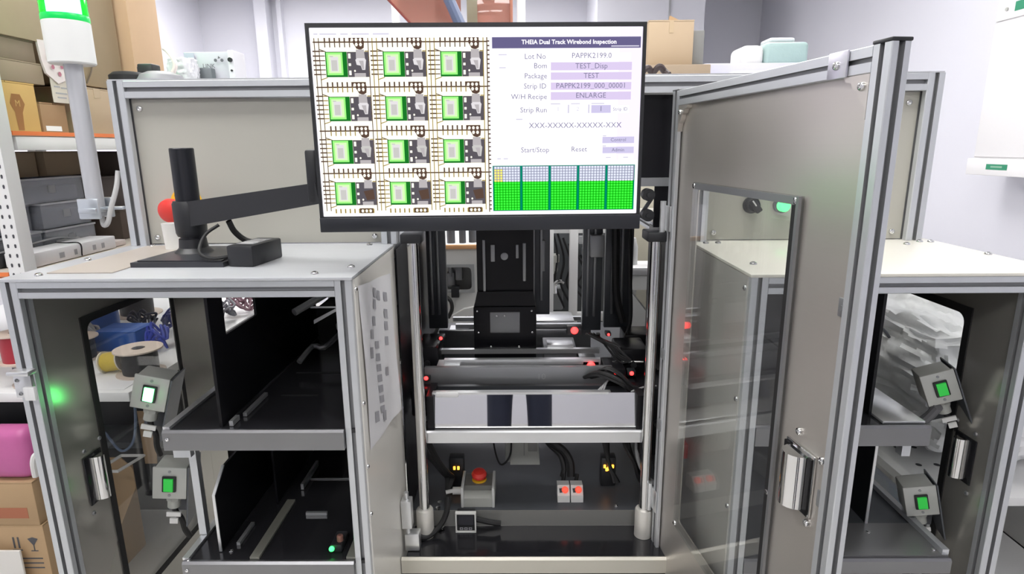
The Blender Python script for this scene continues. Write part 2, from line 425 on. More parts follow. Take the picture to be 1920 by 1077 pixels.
# conveyor tracks
rail_spec = [(1.600, .795, .846, .262), (1.930, .79, .852, .24)]
for i, (y, z0, z1, xr) in enumerate(rail_spec):
    cb = obj('conveyor_beam', MB().rbox(-.268, xr, y, y + .016, z0, z1, r=.002), GREYP, mach)
    obj('track_rail', MB().box(-.215, xr - .03, y + .03, y + .046, z1 - .004, z1 + .012).box(-.235, -.17, y + .016, y + .07, z1 - .012, z1 - .002), ALU2, cb)
    obj('belt', MB().box(-.20, xr - .045, y + .016, y + .03, z1 - .014, z1 - .006), BLACKRUB, cb)
    obj('track_rail', MB().box(-.235, xr - .02, y + .13, y + .146, z1 - .006, z1 + .008), ALU2, cb)
    if i == 0:
        tm = MB(); text_mesh(tm, '10', lambda u, v, w_: (u, 1.5995 - w_, v), .062, .817, .026); obj('beam_number', tm, mat('engraved_mark', (.34, .345, .36), .5), cb, smooth=False)
obj('conveyor_sill', MB().box(-.245, .25, 1.535, 1.56, .775, .795).box(-.235, .24, 1.515, 1.53, .800, .806), ALU2, mach)
obj('sensor_bar', MB().rbox(-.225, -.165, 1.508, 1.522, .795, .808, r=.002), WHITEM, mach)
obj('conveyor_base', B(-.300, .42, 1.61, 2.25, .74, .785), DGREY, mach)
# product tray pieces beside the camera tower
tp = obj('tray_block', MB().rbox(.075, .175, 1.74, 1.86, .785, .850, r=.003), GREYP, mach)
obj('tray_cover', MB().rbox(.085, .165, 1.745, 1.80, .850, .862, r=.002), ALU2, tp)
obj('tray_block', MB().rbox(.06, .19, 1.99, 2.10, .80, .868, r=.003), ALU2, mach)
obj('tray_block', MB().rbox(.18, .23, 1.70, 1.80, .785, .83, r=.003), GREYP, mach)

# rear gantry plates (vertical) seen against the room behind
for (x0, x1, y0, z0) in ((-.300, -.238, 1.93, .86), (.030, .100, 1.90, .915), (.206, .268, 1.90, .86), (.282, .372, 1.93, .86)):
    gp = obj('gantry_plate', MB().rbox(x0, x1, y0, y0 + .025, z0, 1.53, r=.002), DGREY, mach)
    for fx in (.25, .6):
        xx = x0 + (x1 - x0) * fx
        if x1 - x0 > .05:
            obj('guide_rail', MB().rbox(xx - .004, xx + .004, y0 - .012, y0 - .0005, z0 + .05, 1.50, r=.001), GREYP, gp)
obj('gantry_slot_cover', MB().rbox(.070, .084, 1.893, 1.8995, 1.06, 1.16, r=.002), GREYP, mach)
obj('gantry_box', MB().rbox(.225, .268, 1.86, 1.899, 1.11, 1.18, r=.003), GREYP, mach)
obj('gantry_beam', MB().rbox(-.300, .42, 1.96, 2.0, 1.42, 1.54, r=.003), DGREY, mach)
obj('drag_chain', MB().tube([(.30, 1.90, 1.45), (.305, 1.88, 1.2), (.31, 1.87, 1.0), (.33, 1.85, .90)], .012).tube([(.345, 1.90, 1.45), (.35, 1.87, 1.1), (.355, 1.85, .92), (.33, 1.80, .86)], .006), BLACKRUB, mach)
# camera tower
tw = obj('camera_tower', MB().prism([(-.124, 1.02), (.044, 1.02), (.044, 1.50), (-.124, 1.50)], 'y', 1.755, 1.80).prism([(-.134, .985), (.050, .985), (.044, 1.03), (-.124, 1.03)], 'y', 1.745, 1.80).rbox(-.136, .052, 1.738, 1.80, .812, .985, r=.003), DARK, mach)
obj('tower_plate', MB().rbox(-.087, .003, 1.732, 1.7375, .905, .970, r=.002), mat('grey_cover_plate', (.26, .265, .275), .4, .4), tw)
screws(tw, [(-.125, 1.738, .972), (.038, 1.738, .972), (-.122, 1.738, .905), (.04, 1.738, .905), (-.085, 1.738, .86), (.0, 1.738, .86), (-.122, 1.738, .822), (.04, 1.738, .822), (-.067, 1.7325, .958), (-.043, 1.7325, .958)], (0, -1, 0), .0035)
obj('tower_slot', MB().rbox(.012, .022, 1.749, 1.7545, 1.06, 1.175, r=.002), GREYP, tw)
obj('tower_lens_ring', MB().lathe((-.042, 1.755, 1.135), (0, -1, 0), [(.011, 0), (.011, .003), (.008, .004)]), GREYP, tw)
obj('tower_rail', MB().rbox(-.106, -.098, 1.747, 1.7545, 1.03, 1.185, r=.001).rbox(-.082, -.07, 1.749, 1.7545, 1.12, 1.17, r=.001).rbox(-.008, .0, 1.747, 1.7545, 1.13, 1.17, r=.001), GREYP, tw)
obj('tower_step', MB().box(-.10, .012, 1.734, 1.7375, .843, .846), GREYP, tw)

# small red indicator lights on sensor amplifiers
for (x, y, z, s_) in ((.162, 1.69, .925, .011), (.205, 1.63, .838, .012), (-.230, 1.69, .903, .005), (-.262, 1.59, .818, .006), (.262, 1.69, .912, .004), (.318, 1.61, .822, .006), (.268, 1.60, .822, .004)):
    am = obj('sensor', MB().rbox(x - s_*2, x + s_*2, y, y + .03, z - s_*1.3, z + s_*1.1, r=.002), BLACKPL, mach)
    obj('indicator_light', MB().lathe((x, y, z), (0, -1, 0), [(s_, 0), (s_ * .9, s_ * .4), (s_ * .4, s_ * .7)], n=14), REDLED, am)
# dark motor blocks right and left of the tracks
for (a) in ((.285, .375, 1.66, 1.78, .79, .875), (.24, .30, 1.60, 1.70, .786, .84), (.33, .42, 1.80, 1.9, .79, .875), (-.300, -.235, 1.66, 1.80, .79, .885), (-.300, -.245, 1.55, 1.60, .72, .80), (.335, .425, 1.55, 1.70, .60, .80)):
    mb_ = obj('drive_block', MB().rbox(*a, r=.006), DARK, mach)
    x0, x1, y0, y1, z0, z1 = a
    obj('connector', MB().cyl(((x0+x1)/2, y0, (z0+z1)/2), ((x0+x1)/2, y0 - .015, (z0+z1)/2), .009, n=12), BLACKPL, mb_)
obj('steel_rod', MB().cyl((.27, 1.66, .838), (.36, 1.66, .838), .004).cyl((.27, 1.70, .80), (.38, 1.70, .80), .005), CHROME, mach)
# wiring loom in the right of the bay
cab = MB()
for i in range(9):
    a = random.uniform(-.02, .02); b_ = random.uniform(-.012, .012)
    cab.tube([(.20 + a, 1.60, .815), (.235 + a, 1.565, .845 + b_), (.275, 1.555 + a, .83 + b_), (.31, 1.56, .80 + a), (.345, 1.57, .77 + b_), (.36, 1.58 + a, .70)], .0035 + .001 * (i % 3), n=6)
for i in range(6):
    a = random.uniform(-.02, .02)
    cab.tube([(.21 + a, 1.66, .925), (.24, 1.67 + a, .90), (.27 + a, 1.66, .885), (.29, 1.65, .86 + a), (.32, 1.64, .85)], .0035, n=6)
obj('wiring_loom', cab, BLACKRUB, mach)
gcab = MB()
for i in range(3):
    a = i * .007
    gcab.tube([(.262, 1.595, .818), (.225 + a, 1.56, .800 + a), (.215 + a, 1.548, .790 - a), (.245, 1.545, .772 - a), (.29, 1.55, .785 - a), (.34, 1.56, .80 - a), (.38, 1.57, .80)], .0028, n=6)
obj('grey_wire', gcab, mat('grey_wire', (.35, .35, .36), .5), mach)
lc = MB()
for i in range(7):
    a = random.uniform(-.015, .015)
    lc.tube([(-.27 + a, 1.56, .70), (-.262 + a, 1.555, .63 + a), (-.235 + a, 1.565, .57), (-.215 + a, 1.58, .53), (-.205 + a, 1.60, .50), (-.215, 1.58, .46)], .005, n=6)
for i in range(5):
    a = random.uniform(-.012, .012)
    lc.tube([(.30 + a, 1.60, .70), (.31 + a, 1.59, .62), (.33, 1.59 + a, .56), (.36 + a, 1.585, .50), (.385, 1.58, .47)], .006, n=6)
    lc.tube([(.255 + a, 1.66, .69), (.26 + a, 1.65, .60), (.265, 1.63, .53), (.29 + a, 1.61, .478)], .006, n=6)
obj('wiring_loom', lc, BLACKRUB, mach); lc = MB()
lc.tube([(.06, 1.68, .62), (.09, 1.67, .585), (.13, 1.655, .56), (.150, 1.64, .53), (.152, 1.625, .49)], .012, n=8)
lc.tube([(.06, 1.68, .61), (.09, 1.67, .57), (.12, 1.655, .545), (.132, 1.64, .51), (.126, 1.625, .49)], .008, n=8)
obj('wiring_loom', lc, BLACKRUB, mach)
obj('air_hose', MB().tube([(.345, 1.60, .70), (.335, 1.585, .62), (.34, 1.57, .57), (.36, 1.56, .53), (.385, 1.555, .51)], .006, n=8), mat('grey_hose', (.35, .36, .37), .4), mach)
obj('pneumatic_hose', MB().tube([(-.200, 1.50, .505), (-.205, 1.49, .46), (-.225, 1.475, .425), (-.26, 1.45, .41), (-.30, 1.44, .43)], .008, n=10), BLACKRUB, mach)
# amber relay lights
for (x, lst) in ((-.19, ((-.006, 0), (.006, 0))), (.265, ((-.012, .004), (0, .006), (.012, .004), (-.006, -.006), (.0, -.004)))):
    rb = obj('relay_module', MB().rbox(x - .022, x + .022, 1.635, 1.67, .452, .545, r=.003), BLACKPL, mach)
    for (dx, dz) in lst:
        obj('indicator_light', MB().box(x + dx - .003, x + dx + .003, 1.631, 1.6355, .51 + dz, .519 + dz), AMBERLED, rb)
# grey module hanging under the shelf
gm = obj('power_module', MB().prism([(-.030, .487), (.062, .487), (.055, .60), (-.022, .60)], 'y', 1.70, 1.75).rbox(-.045, -.02, 1.71, 1.75, .49, .60, r=.002), GREYPL, mach)
obj('module_socket', MB().rbox(.026, .054, 1.693, 1.701, .535, .565, r=.002).box(.012, .015, 1.697, 1.701, .52, .60), mat('socket_grey', (.28, .28, .27), .5), gm)  # plain darker grey for the socket and the thin bar beside it
obj('module_cable', MB().tube([(-.025, 1.69, .60), (-.03, 1.68, .53), (-.06, 1.68, .50), (-.08, 1.70, .56), (-.075, 1.72, .64)], .003, n=6), BLACKRUB, gm)
obj('motor_housing', MB().lathe((.12, 1.80, .62), (0, -1, -.5), [(.06, 0), (.06, .05), (.05, .055), (.02, .06)], n=28).rbox(.07, .17, 1.78, 1.88, .60, .74, r=.004), mat('motor_grey', (.30, .31, .34), .4, .3), mach)

# ------------------------------------------------------------------ the open door
ang = -82.2
door = obj('door', MB().holed(lambda u, v, w_: (u, w_, v), (.028, .660, .12, 1.545), (.142, .506, .55, 1.357), .006, .012, .015), STEEL, mach, local=True)
door.location = Vector((.357, 1.454, 0)) - ORG[mach]; door.rotation_euler = (0, 0, R(ang)); ORG[door] = Vector((0, 0, 0))
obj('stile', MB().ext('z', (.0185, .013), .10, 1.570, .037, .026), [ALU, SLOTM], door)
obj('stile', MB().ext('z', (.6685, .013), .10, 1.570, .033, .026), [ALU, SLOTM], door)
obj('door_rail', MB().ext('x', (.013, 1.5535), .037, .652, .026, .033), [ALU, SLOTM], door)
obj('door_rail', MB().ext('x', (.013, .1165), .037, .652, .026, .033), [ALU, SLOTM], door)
obj('end_cap', MB().rbox(.651, .686, -.001, .027, 1.5702, 1.575, r=.0015), BLACKPL, door)
obj('end_cap', MB().rbox(-.001, .038, -.001, .027, 1.5702, 1.574, r=.0015), GREYP, door)
obj('window_pane', B(.124, .524, .0065, .0115, .532, 1.372), CLEAR, door)
obj('gasket_and_gap_shade', MB().box(.506, .5175, .0025, .0062, .54, 1.358), BLACKRUB, door)  # black strip paints the shaded gap and pane edge on the free side
obj('window_trim', MB().box(.5185, .5255, .001, .0062, .532, 1.372).box(.140, .512, .0035, .0062, 1.358, 1.371), GREYP, door)
ws = obj('hinge_flap', MB().rbox(-.030, .030, -.004, -.0005, .50, .56, r=.001).cyl((-.006, -.008, .49), (-.006, -.008, .57), .007), ALU2, door)
obj('hinge_flap', MB().rbox(-.030, .030, -.004, -.0005, 1.25, 1.31, r=.001).cyl((-.006, -.008, 1.24), (-.006, -.008, 1.32), .007), ALU2, door)
obj('slot_nut', MB().rbox(.010, .030, -.003, .006, .735, .765, r=.001).rbox(.01, .03, -.003, .006, .93, .955, r=.001), GREYP, door)
for (u, v) in ((.134, 1.364), (.512, 1.364), (.512, .86), (.134, .542), (.512, .542)):
    screws(door, [(u, .0065, v)], (0, -1, 0), .0065)
# lift handle: backing plate, chrome grip
hd = obj('handle', MB().rbox(.548, .622, .006, .0118, .880, .985, r=.002), CHROME, door)
obj('handle_grip', MB().prism([(.562 + .024 * (1 - math.cos(R(180 * i / 10))), .006 - .026 * math.sin(R(180 * i / 10))) for i in range(11)], 'z', .888, .978), CHROME, door)
obj('handle_pocket', MB().box(.549, .561, .0025, .006, .886, .980), DARK, door)
obj('handle_pocket', MB().box(.611, .621, .0025, .006, .886, .980), DARK, door)
screws(door, [(.572, .0115, 1.004), (.634, .0115, .986), (.548, .0115, .868), (.615, .0115, .868)], (0, -1, 0), .0065)
lp = obj('latch_plate', MB().rbox(.632, .650, .008, .0118, 1.212, 1.240, r=.002).lathe((.641, .008, 1.226), (0, -1, 0), [(.004, 0), (.004, .002)], n=12), GREYP, door)
obj('latch_plate', MB().rbox(.634, .652, .008, .0118, .912, .940, r=.002), GREYP, door)
br = obj('rail_bracket', MB().rbox(.570, .610, -.004, -.0005, 1.536, 1.571, r=.001), mat('zinc_plate', (.62, .61, .68), .35, .7), door)
screws(door, [(.590, -.004, 1.553)], (0, -1, 0), .006)
# toothed corner brackets in the upper corners
for (u0, sg) in ((.652, -1), (.037, 1)):
    cbk = MB().prism([(u0, 1.5365), (u0 + sg * .050, 1.5365), (u0 + sg * .046, 1.530), (u0 + sg * .034, 1.528), (u0 + sg * .030, 1.520), (u0 + sg * .020, 1.516), (u0 + sg * .014, 1.504), (u0 + sg * .006, 1.498), (u0, 1.480)], 'y', .0, .0115)
    cb_ = obj('corner_bracket', cbk, STEEL, door)
    screws(door, [(u0 + sg * .012, .0, 1.522)], (0, -1, 0), .006)

# ================================================================== SIDE CABINETS
P3 = .033
ROCKB = mat('rocker_black', (.01, .01, .012), .35)
def switch_box(parent, c, rotz, tilt, lit, k=1.15):
    """die-cast switch box: body, face plate, rocker, cable gland; c = centre of the face"""
    def place(mb):
        for i, v in enumerate(mb.v): mb.v[i] = v * k
        mb.rot(tilt, 'Y', (0, 0, 0)); mb.rot(rotz, 'Z', (0, 0, 0))
        for v in mb.v: v += Vector(c)
        return mb
    b = obj('switch_box', place(RB(-.031, .031, .006, .060, -.034, .034, r=.004)), GREYPL, parent)
    obj('face_plate', place(RB(-.033, .033, 0, .0055, -.036, .036, r=.002)), mat('die_cast_lid', (.50, .51, .48), .42, .2), b)
    obj('rocker_frame', place(RB(-.0135, .0135, -.005, -.0005, -.018, .018, r=.002)), ROCKB, b)
    obj('rocker', place(MB().prism([(-.009, -.0055), (.009, -.0055), (.009, -.010), (-.009, -.008)], 'z', -.014, .014)), GREENLIT if lit else GREENP, b)
    obj('cable_gland', place(MB().cyl((0, .03, -.034), (0, .03, -.052), .016, n=8).cyl((0, .03, -.052), (0, .03, -.070), .013, n=20).cyl((.028, .03, -.034), (.028, .03, -.044), .006, n=10)), GREYPL, b)
    obj('plate_screw', place(MB().cyl((0, 0, .027), (0, -.001, .027), .003, n=10).cyl((0, 0, -.027), (0, -.001, -.027), .003, n=10)), GREYP, b)
    obj('mount_bracket', place(MB().box(.034, .037, .0, .075, -.10, .035).box(-.02, .034, .061, .064, -.10, .03)), DGREY, b)
    obj('cable', place(MB().tube([(0, .03, -.07), (.004, .03, -.085), (.014, .035, -.105), (.016, .05, -.14), (.02, .07, -.17)], .006, n=8)), BLACKRUB, b)
    obj('cable_tag', place(MB().box(-.012, .016, .02, .024, -.090, -.080).box(-.004, .012, .016, .020, -.104, -.092)), WHITEP, b)
    return b

def pocket_handle(parent, x, sg, y0, y1, z0, z1):
    """recessed pull handle on the inside of a side wall; sg = direction into the cabinet"""
    h = obj('handle', MB().rbox(min(x, x + sg * .004), max(x, x + sg * .004), y0, y1, z0, z1, r=.002), DARKGLOSS, parent)
    ym = (y0 + y1) / 2
    obj('handle_grip', MB().prism([(x + sg * (.004 + .022 * math.sin(R(180 * i / 10))), ym - .012 + .028 * (1 - math.cos(R(180 * i / 10))) / 2) for i in range(11)], 'z', z0 + .006, z1 - .006), CHROME, h)
    screws(h, [(x, y0 + .01, z1 + .014), (x, y1 + .004, z1 + .02), (x, y0 + .006, z0 - .02), (x, y1, z0 - .008)], (sg, 0, 0), .005, GREYP)

def cabinet(root, x0, x1, y0, y1, zt, skin_in, inset):
    """frame of T-slot posts and rails; skin_in: x0, x1, z0 of the back panel; inset of the inner rear post"""
    h = P3 / 2
    for x in (x0 + h, x1 - h):
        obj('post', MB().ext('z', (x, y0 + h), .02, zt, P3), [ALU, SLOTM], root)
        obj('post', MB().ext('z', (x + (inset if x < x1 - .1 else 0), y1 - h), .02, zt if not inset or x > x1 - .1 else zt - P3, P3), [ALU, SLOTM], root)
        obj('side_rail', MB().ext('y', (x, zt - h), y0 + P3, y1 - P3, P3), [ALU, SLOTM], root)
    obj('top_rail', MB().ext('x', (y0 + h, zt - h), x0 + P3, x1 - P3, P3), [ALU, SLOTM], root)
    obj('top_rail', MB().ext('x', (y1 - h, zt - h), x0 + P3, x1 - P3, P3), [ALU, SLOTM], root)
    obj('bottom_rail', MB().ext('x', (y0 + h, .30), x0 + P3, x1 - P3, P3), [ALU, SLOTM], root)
    for x in (x0 + h, x1 - h):
        for y in (y0 + h, y1 - h):
            xx = x + (inset if (x < x1 - .1 and y > y0 + .1) else 0)
            obj('foot', MB().lathe((xx, y, 0), (0, 0, 1), [(.025, 0), (.025, .008), (.008, .012), (.008, .02)], n=16), BLACKRUB, root)
    obj('back_panel', B(skin_in[0], skin_in[1], y1 - .02, y1 - .017, skin_in[2], zt - P3), DARK, root)

YF, YE, ZT = 1.11, 2.35, 1.207
# ------------------------------------------------------------------ left: loader
ld = thing('loader_cabinet', 'open-fronted loader cabinet on the left carrying the monitor arm, with paper sheet on its side', 'cabinet', (-.653, 1.73, 0))
LX0, LX1 = -.990, -.317
cabinet(ld, LX0, LX1, YF, YE, ZT, (LX0 + P3, LX1 - P3, .88), 0)
tp_ = obj('top_plate', MB().rbox(LX0, LX1 + .003, YF - .004, YE, ZT + .0002, ZT + .0065, r=.0012), GREYTOP, ld)
obj('top_cover', MB().prism([(-.93, 1.155), (-.80, 1.155), (-.80, 1.49), (-.93, 1.49)], 'z', ZT + .0068, ZT + .0088), mat('warm_grey_cover', (.46, .415, .37), .4, .1), tp_)
screws(tp_, [(-.932, 1.137, ZT + .0065), (-.394, 1.137, ZT + .0065), (-.340, 1.20, ZT + .0065), (-.372, 1.488, ZT + .0065), (-.918, 1.488, ZT + .0065), (-.95, 1.30, ZT + .0065)], (0, 0, 1), .0075)
# outer skin facing the bay
sk = obj('side_panel', B(LX1 - .0005, LX1 + .003, YF + .012, 1.498, .06, ZT - .001), STEELS, ld)
screws(sk, [(LX1 + .003, 1.125, 1.186), (LX1 + .003, 1.125, .95), (LX1 + .003, 1.125, .70), (LX1 + .003, 1.125, .81)], (1, 0, 0), .005)
# outer side wall with its window, inner face towards the cabinet
obj('window_wall', MB().holed(lambda u, v, w_: (-.9635 + w_, u, v), (1.7005, YE - P3, .06, ZT - P3), (1.80, 2.24, .36, 1.12), .025, 0, .003), STEELW, ld)
wl = obj('window_wall', MB().holed(lambda u, v, w_: (-.9635 + w_, u, v), (YF + P3, 1.70, .06, ZT - P3), (1.268, 1.60, .36, 1.082), .025, 0, .003), STEELW, ld)
obj('gasket_and_gap_shade', MB().holed(lambda u, v, w_: (-.9604 + w_, u, v), (1.256, 1.612, .348, 1.094), (1.272, 1.596, .364, 1.078), .022, 0, .003), BLACKRUB, wl)
obj('window_pane', B(-.9665, -.9640, 1.262, 1.606, .354, 1.088), CLEAR, wl)
pocket_handle(ld, -.9603, 1, 1.193, 1.250, .674, .790)
# hinge clasp on the front post
cl = obj('clasp', MB().rbox(-.992, -.957, 1.100, 1.1095, .975, 1.022, r=.002).rbox(-.994, -.950, 1.088, 1.112, 1.024, 1.034, r=.003), ALU2, ld)
obj('clasp_arm', MB().rbox(-.970, -.948, 1.092, 1.1000, .972, 1.0, r=.002), WHITEM, cl)
screws(cl, [(-.984, 1.100, 1.012), (-.981, 1.100, .984)], (0, -1, 0), .004, GREYP)
# two shelves with bright front lips
SHL = -.715
for (z, zz) in ((.900, .860), (.598, .56)):
    sh = obj('shelf', B(SHL, LX1 - .002, 1.112, 2.30, z - .008, z), DARKGLOSS, ld)
    obj('shelf_lip', MB().prism([(1.100, zz), (1.112, zz), (1.112, z + .001), (1.104, z + .003), (1.100, z - .002)], 'x', SHL, LX1 - P3 - .001), LIP, sh)
    screws(sh, [(SHL + .01, 1.0995, z - .015)], (0, -1, 0), .004)
    obj('shelf_edge', B(SHL - .004, SHL + .010, 1.112, 1.9, z + .0002, z + .006), ALU2, sh)
obj('shelf_bracket', MB().box(-.722, -.706, 1.19, 1.206, .605, .859), ALU, ld)
obj('shelf_bracket', MB().box(-.726, -.690, 1.145, 1.16, .82, .859), ALU, ld)
# upper magazine bay: black side plate with a hole, guide strips
up = obj('magazine_plate', MB().holed(lambda u, v, w_: (-.606 + w_, u, v), (1.118, 1.72, .903, 1.172), (1.176, 1.325, 1.08, 1.165), .002, 0, .006), DARK, ld)
obj('guide_strip', MB().box(-.59, -.582, 1.125, 1.155, .9012, .912).box(-.582, -.574, 1.17, 1.28, .9012, .909), ALU2, ld)
obj('magazine_plate', B(-.44, -.434, 1.44, 2.2, .902, 1.16), DARK, ld)
cs = obj('strip_clamp', MB().rbox(-.535, -.44, 1.50, 1.53, 1.10, 1.165, r=.002), GREYP, ld)
obj('clamp_arm', MB().tube([(-.535, 1.38, 1.070), (-.46, 1.50, 1.105)], .009, n=10, smooth=0), ALU2, cs)
obj('clamp_bracket', MB().prism([(-.515, 1.02), (-.440, 1.062), (-.440, 1.10), (-.446, 1.10), (-.446, 1.066), (-.515, 1.03)], 'y', 1.45, 1.456).box(-.52, -.40, 1.448, 1.452, 1.062, 1.066), ALU2, cs)
obj('clamp_cable', MB().tube([(-.45, 1.49, 1.12), (-.42, 1.46, 1.11), (-.37, 1.44, 1.10), (-.335, 1.43, 1.11)], .006, n=8), BLACKRUB, cs)
pu = obj('pusher', MB().tube([(-.55, 1.42, .93), (-.53, 1.47, .955), (-.50, 1.47, .952), (-.47, 1.53, .975)], .007, n=8, smooth=3).rbox(-.47, -.445, 1.50, 1.66, .905, .98, r=.003), GREYP, ld)
obj('pusher_knob', MB().lathe((-.475, 1.54, .98), (0, 0, 1), [(.012, 0), (.013, .012), (.009, .018)], n=16).lathe((-.43, 1.54, .97), (0, 0, 1), [(.009, 0), (.01, .012), (.007, .018)], n=16), WHITEP, pu)
obj('slot_mark', MB().box(-.56, -.44, 1.42, 1.426, .9003, .9015).box(-.545, -.46, 1.28, 1.285, .9003, .9015), BLACKRUB, ld)
# lower magazine bay: clipped black plate, guide strips
obj('magazine_plate', MB().prism([(1.140, .600), (1.140, .735), (1.19, .775), (1.9, .80), (1.9, .600)], 'x', -.652, -.647), DARK, ld)
obj('plate_edge', MB().box(-.6525, -.6465, 1.1375, 1.1398, .600, .735).prism([(1.1375, .735), (1.190, .778), (1.192, .775), (1.140, .7335)], 'x', -.6525, -.6465), ALU2, ld)
obj('magazine_plate', MB().box(-.60, -.595, 1.32, 1.9, .60, .82), DARK, ld)
for (x) in (-.566, -.36):
    obj('guide_strip', B(x - .010, x + .010, 1.114, 1.33, .5985, .604), mat('strip_olive', (.42, .42, .36), .35, .6), ld)
obj('guide_strip', MB().box(-.625, -.617, 1.16, 1.235, .5985, .606).box(-.56, -.553, 1.38, 1.50, .60, .615).box(-.51, -.46, 1.27, 1.277, .5985, .606).box(-.57, -.45, 1.43, 1.434, .5985, .601), ALU2, ld)
screws(ld, [(-.675, 1.20, .5985), (-.628, 1.14, .5985), (-.705, 1.11, .5985)], (0, 0, 1), .005)
sn = obj('sensor', MB().rbox(-.41, -.385, 1.135, 1.185, .599, .618, r=.003), BLACKPL, ld)
obj('sensor_light', MB().lathe((-.405, 1.130, .612), (0, -1, .4), [(.006, 0), (.005, .004), (.002, .005)], n=12), GREENLIT2, sn)
obj('sensor_fitting', MB().lathe((-.392, 1.15, .618), (0, 0, 1), [(.007, 0), (.007, .012), (.004, .014)], n=10), mat('brass_red', (.45, .22, .18), .35, .6), sn)
obj('sensor_row', MB().rbox(-.50, -.47, 1.62, 1.65, .60, .64, r=.003).rbox(-.44, -.41, 1.62, 1.65, .60, .64, r=.003).rbox(-.39, -.35, 1.62, 1.65, .60, .64, r=.003), WHITEM, ld)
switch_box(ld, (-.852, 1.29, .903), 10, 16, True)
switch_box(ld, (-.838, 1.29, .672), 10, 8, False)

# ------------------------------------------------------------------ right: unloader
ul = thing('unloader_cabinet', 'open-fronted unloader cabinet on the right with cream top, behind the open door', 'cabinet', (.735, 1.73, 0))
RX0, RX1 = .437, .999
cabinet(ul, RX0, RX1, YF, YE, ZT, (.60, RX1 - P3, .05), .12)
tp_ = obj('top_plate', MB().rbox(RX0 - .003, 1.035, YF - .004, YE, ZT + .0002, ZT + .0065, r=.0012), CREAM, ul)
screws(tp_, [(.462, 1.478, ZT + .0065), (.492, 1.478, ZT + .0065), (.475, 1.205, ZT + .0065), (.56, 1.138, ZT + .0065), (1.015, 1.15, ZT + .0065), (1.01, 1.475, ZT + .0065), (.985, 1.478, ZT + .0065), (.93, 1.44, ZT + .0065), (1.018, 1.30, ZT + .0065)], (0, 0, 1), .0075)
sk = obj('side_panel', B(RX0 - .003, RX0 + .0005, YF + .012, 1.498, .06, ZT - .001), STEELZ, ul)
screws(sk, [(RX0 - .003, 1.128, 1.183), (RX0 - .003, 1.128, .955), (RX0 - .003, 1.128, .715)], (-1, 0, 0), .006)
wr = obj('window_wall', MB().holed(lambda u, v, w_: (.9735 - w_, u, v), (YF + P3, YE - P3, .06, ZT - P3), (1.265, 1.66, .40, 1.092), .025, 0, .003), STEELW, ul)
obj('gasket_and_gap_shade', MB().holed(lambda u, v, w_: (.9704 - w_, u, v), (1.251, 1.674, .386, 1.106), (1.269, 1.656, .404, 1.088), .022, 0, .003), BLACKRUB, wr)
obj('window_pane', B(.9740, .9765, 1.259, 1.666, .394, 1.098), CLEAR, wr)
pocket_handle(ul, .9703, -1, 1.178, 1.240, .728, .832)
SHR = .818
for (z, zz) in ((.900, .860), (.596, .565)):
    xr = SHR if z > .7 else .905
    sh = obj('shelf', B(RX0 + .002, xr, 1.122, 2.30, z - .008, z), DGREY if z < .7 else DARKGLOSS, ul)
    obj('shelf_lip', MB().prism([(1.110, zz), (1.122, zz), (1.122, z + .001), (1.114, z + .003), (1.110, z - .002)], 'x', RX0 + P3 + .001, xr), LIP, sh)
obj('shelf_floor', B(.64, .905, 1.122, 1.235, .5965, .600), mat('grey_satin_shelf', (.24, .24, .245), .35, .5), ul)
screws(ul, [(.885, 1.14, .600)], (0, 0, 1), .005)
obj('shelf_top_tray', MB().rbox(.73, .815, 1.126, 1.30, .9004, .906, r=.001), ALU2, ul)
obj('magazine_plate', B(.722, .728, 1.163, 1.9, .903, 1.172), DARK, ul)
obj('magazine_plate', MB().prism([(1.236, .600), (1.236, .80), (1.25, .812), (1.9, .812), (1.9, .600)], 'x', .792, .797), DARK, ul)
obj('plate_edge', MB().box(.7915, .7975, 1.2335, 1.2358, .600, .80), ALU2, ul)
obj('magazine_plate', B(.86, .865, 1.42, 1.9, .60, .85), DARK, ul)
obj('shelf_bracket', MB().prism([(1.38, .602), (1.396, .602), (1.396, .859), (1.38, .859)], 'x', .800, .812), ALU, ul)
obj('floor_strip', MB().box(.893, .907, 1.125, 1.46, .600, .612), ALU, ul)
obj('shelf_bracket', MB().box(.80, .818, 1.16, 1.18, .81, .859), ALU, ul)
screws(ul, [(.84, 1.33, .596), (.78, 1.2, .600)], (0, 0, 1), .005)
sn = obj('sensor', MB().rbox(.612, .64, 1.14, 1.19, .597, .615, r=.003), BLACKPL, ul)
obj('sensor_light', MB().lathe((.618, 1.135, .612), (0, -1, .4), [(.006, 0), (.005, .004), (.002, .005)], n=12), GREENLIT2, sn)
switch_box(ul, (.905, 1.22, .937), -14, -22, False, 1.0)
switch_box(ul, (.902, 1.22, .665), -14, -14, False, 1.0)
obj('conduit', MB().tube([(.905, 1.22, .895), (.90, 1.24, .86), (.885, 1.27, .815), (.87, 1.28, .78)], .010, n=10), mat('conduit_grey', (.16, .16, .17), .5), ul)
obj('stop_switch', MB().rbox(.40, .4335, 1.42, 1.46, .66, .70, r=.003).lathe((.4, 1.44, .68), (-1, 0, 0), [(.012, 0), (.012, .01), (.006, .013)], n=16), REDP, ul)

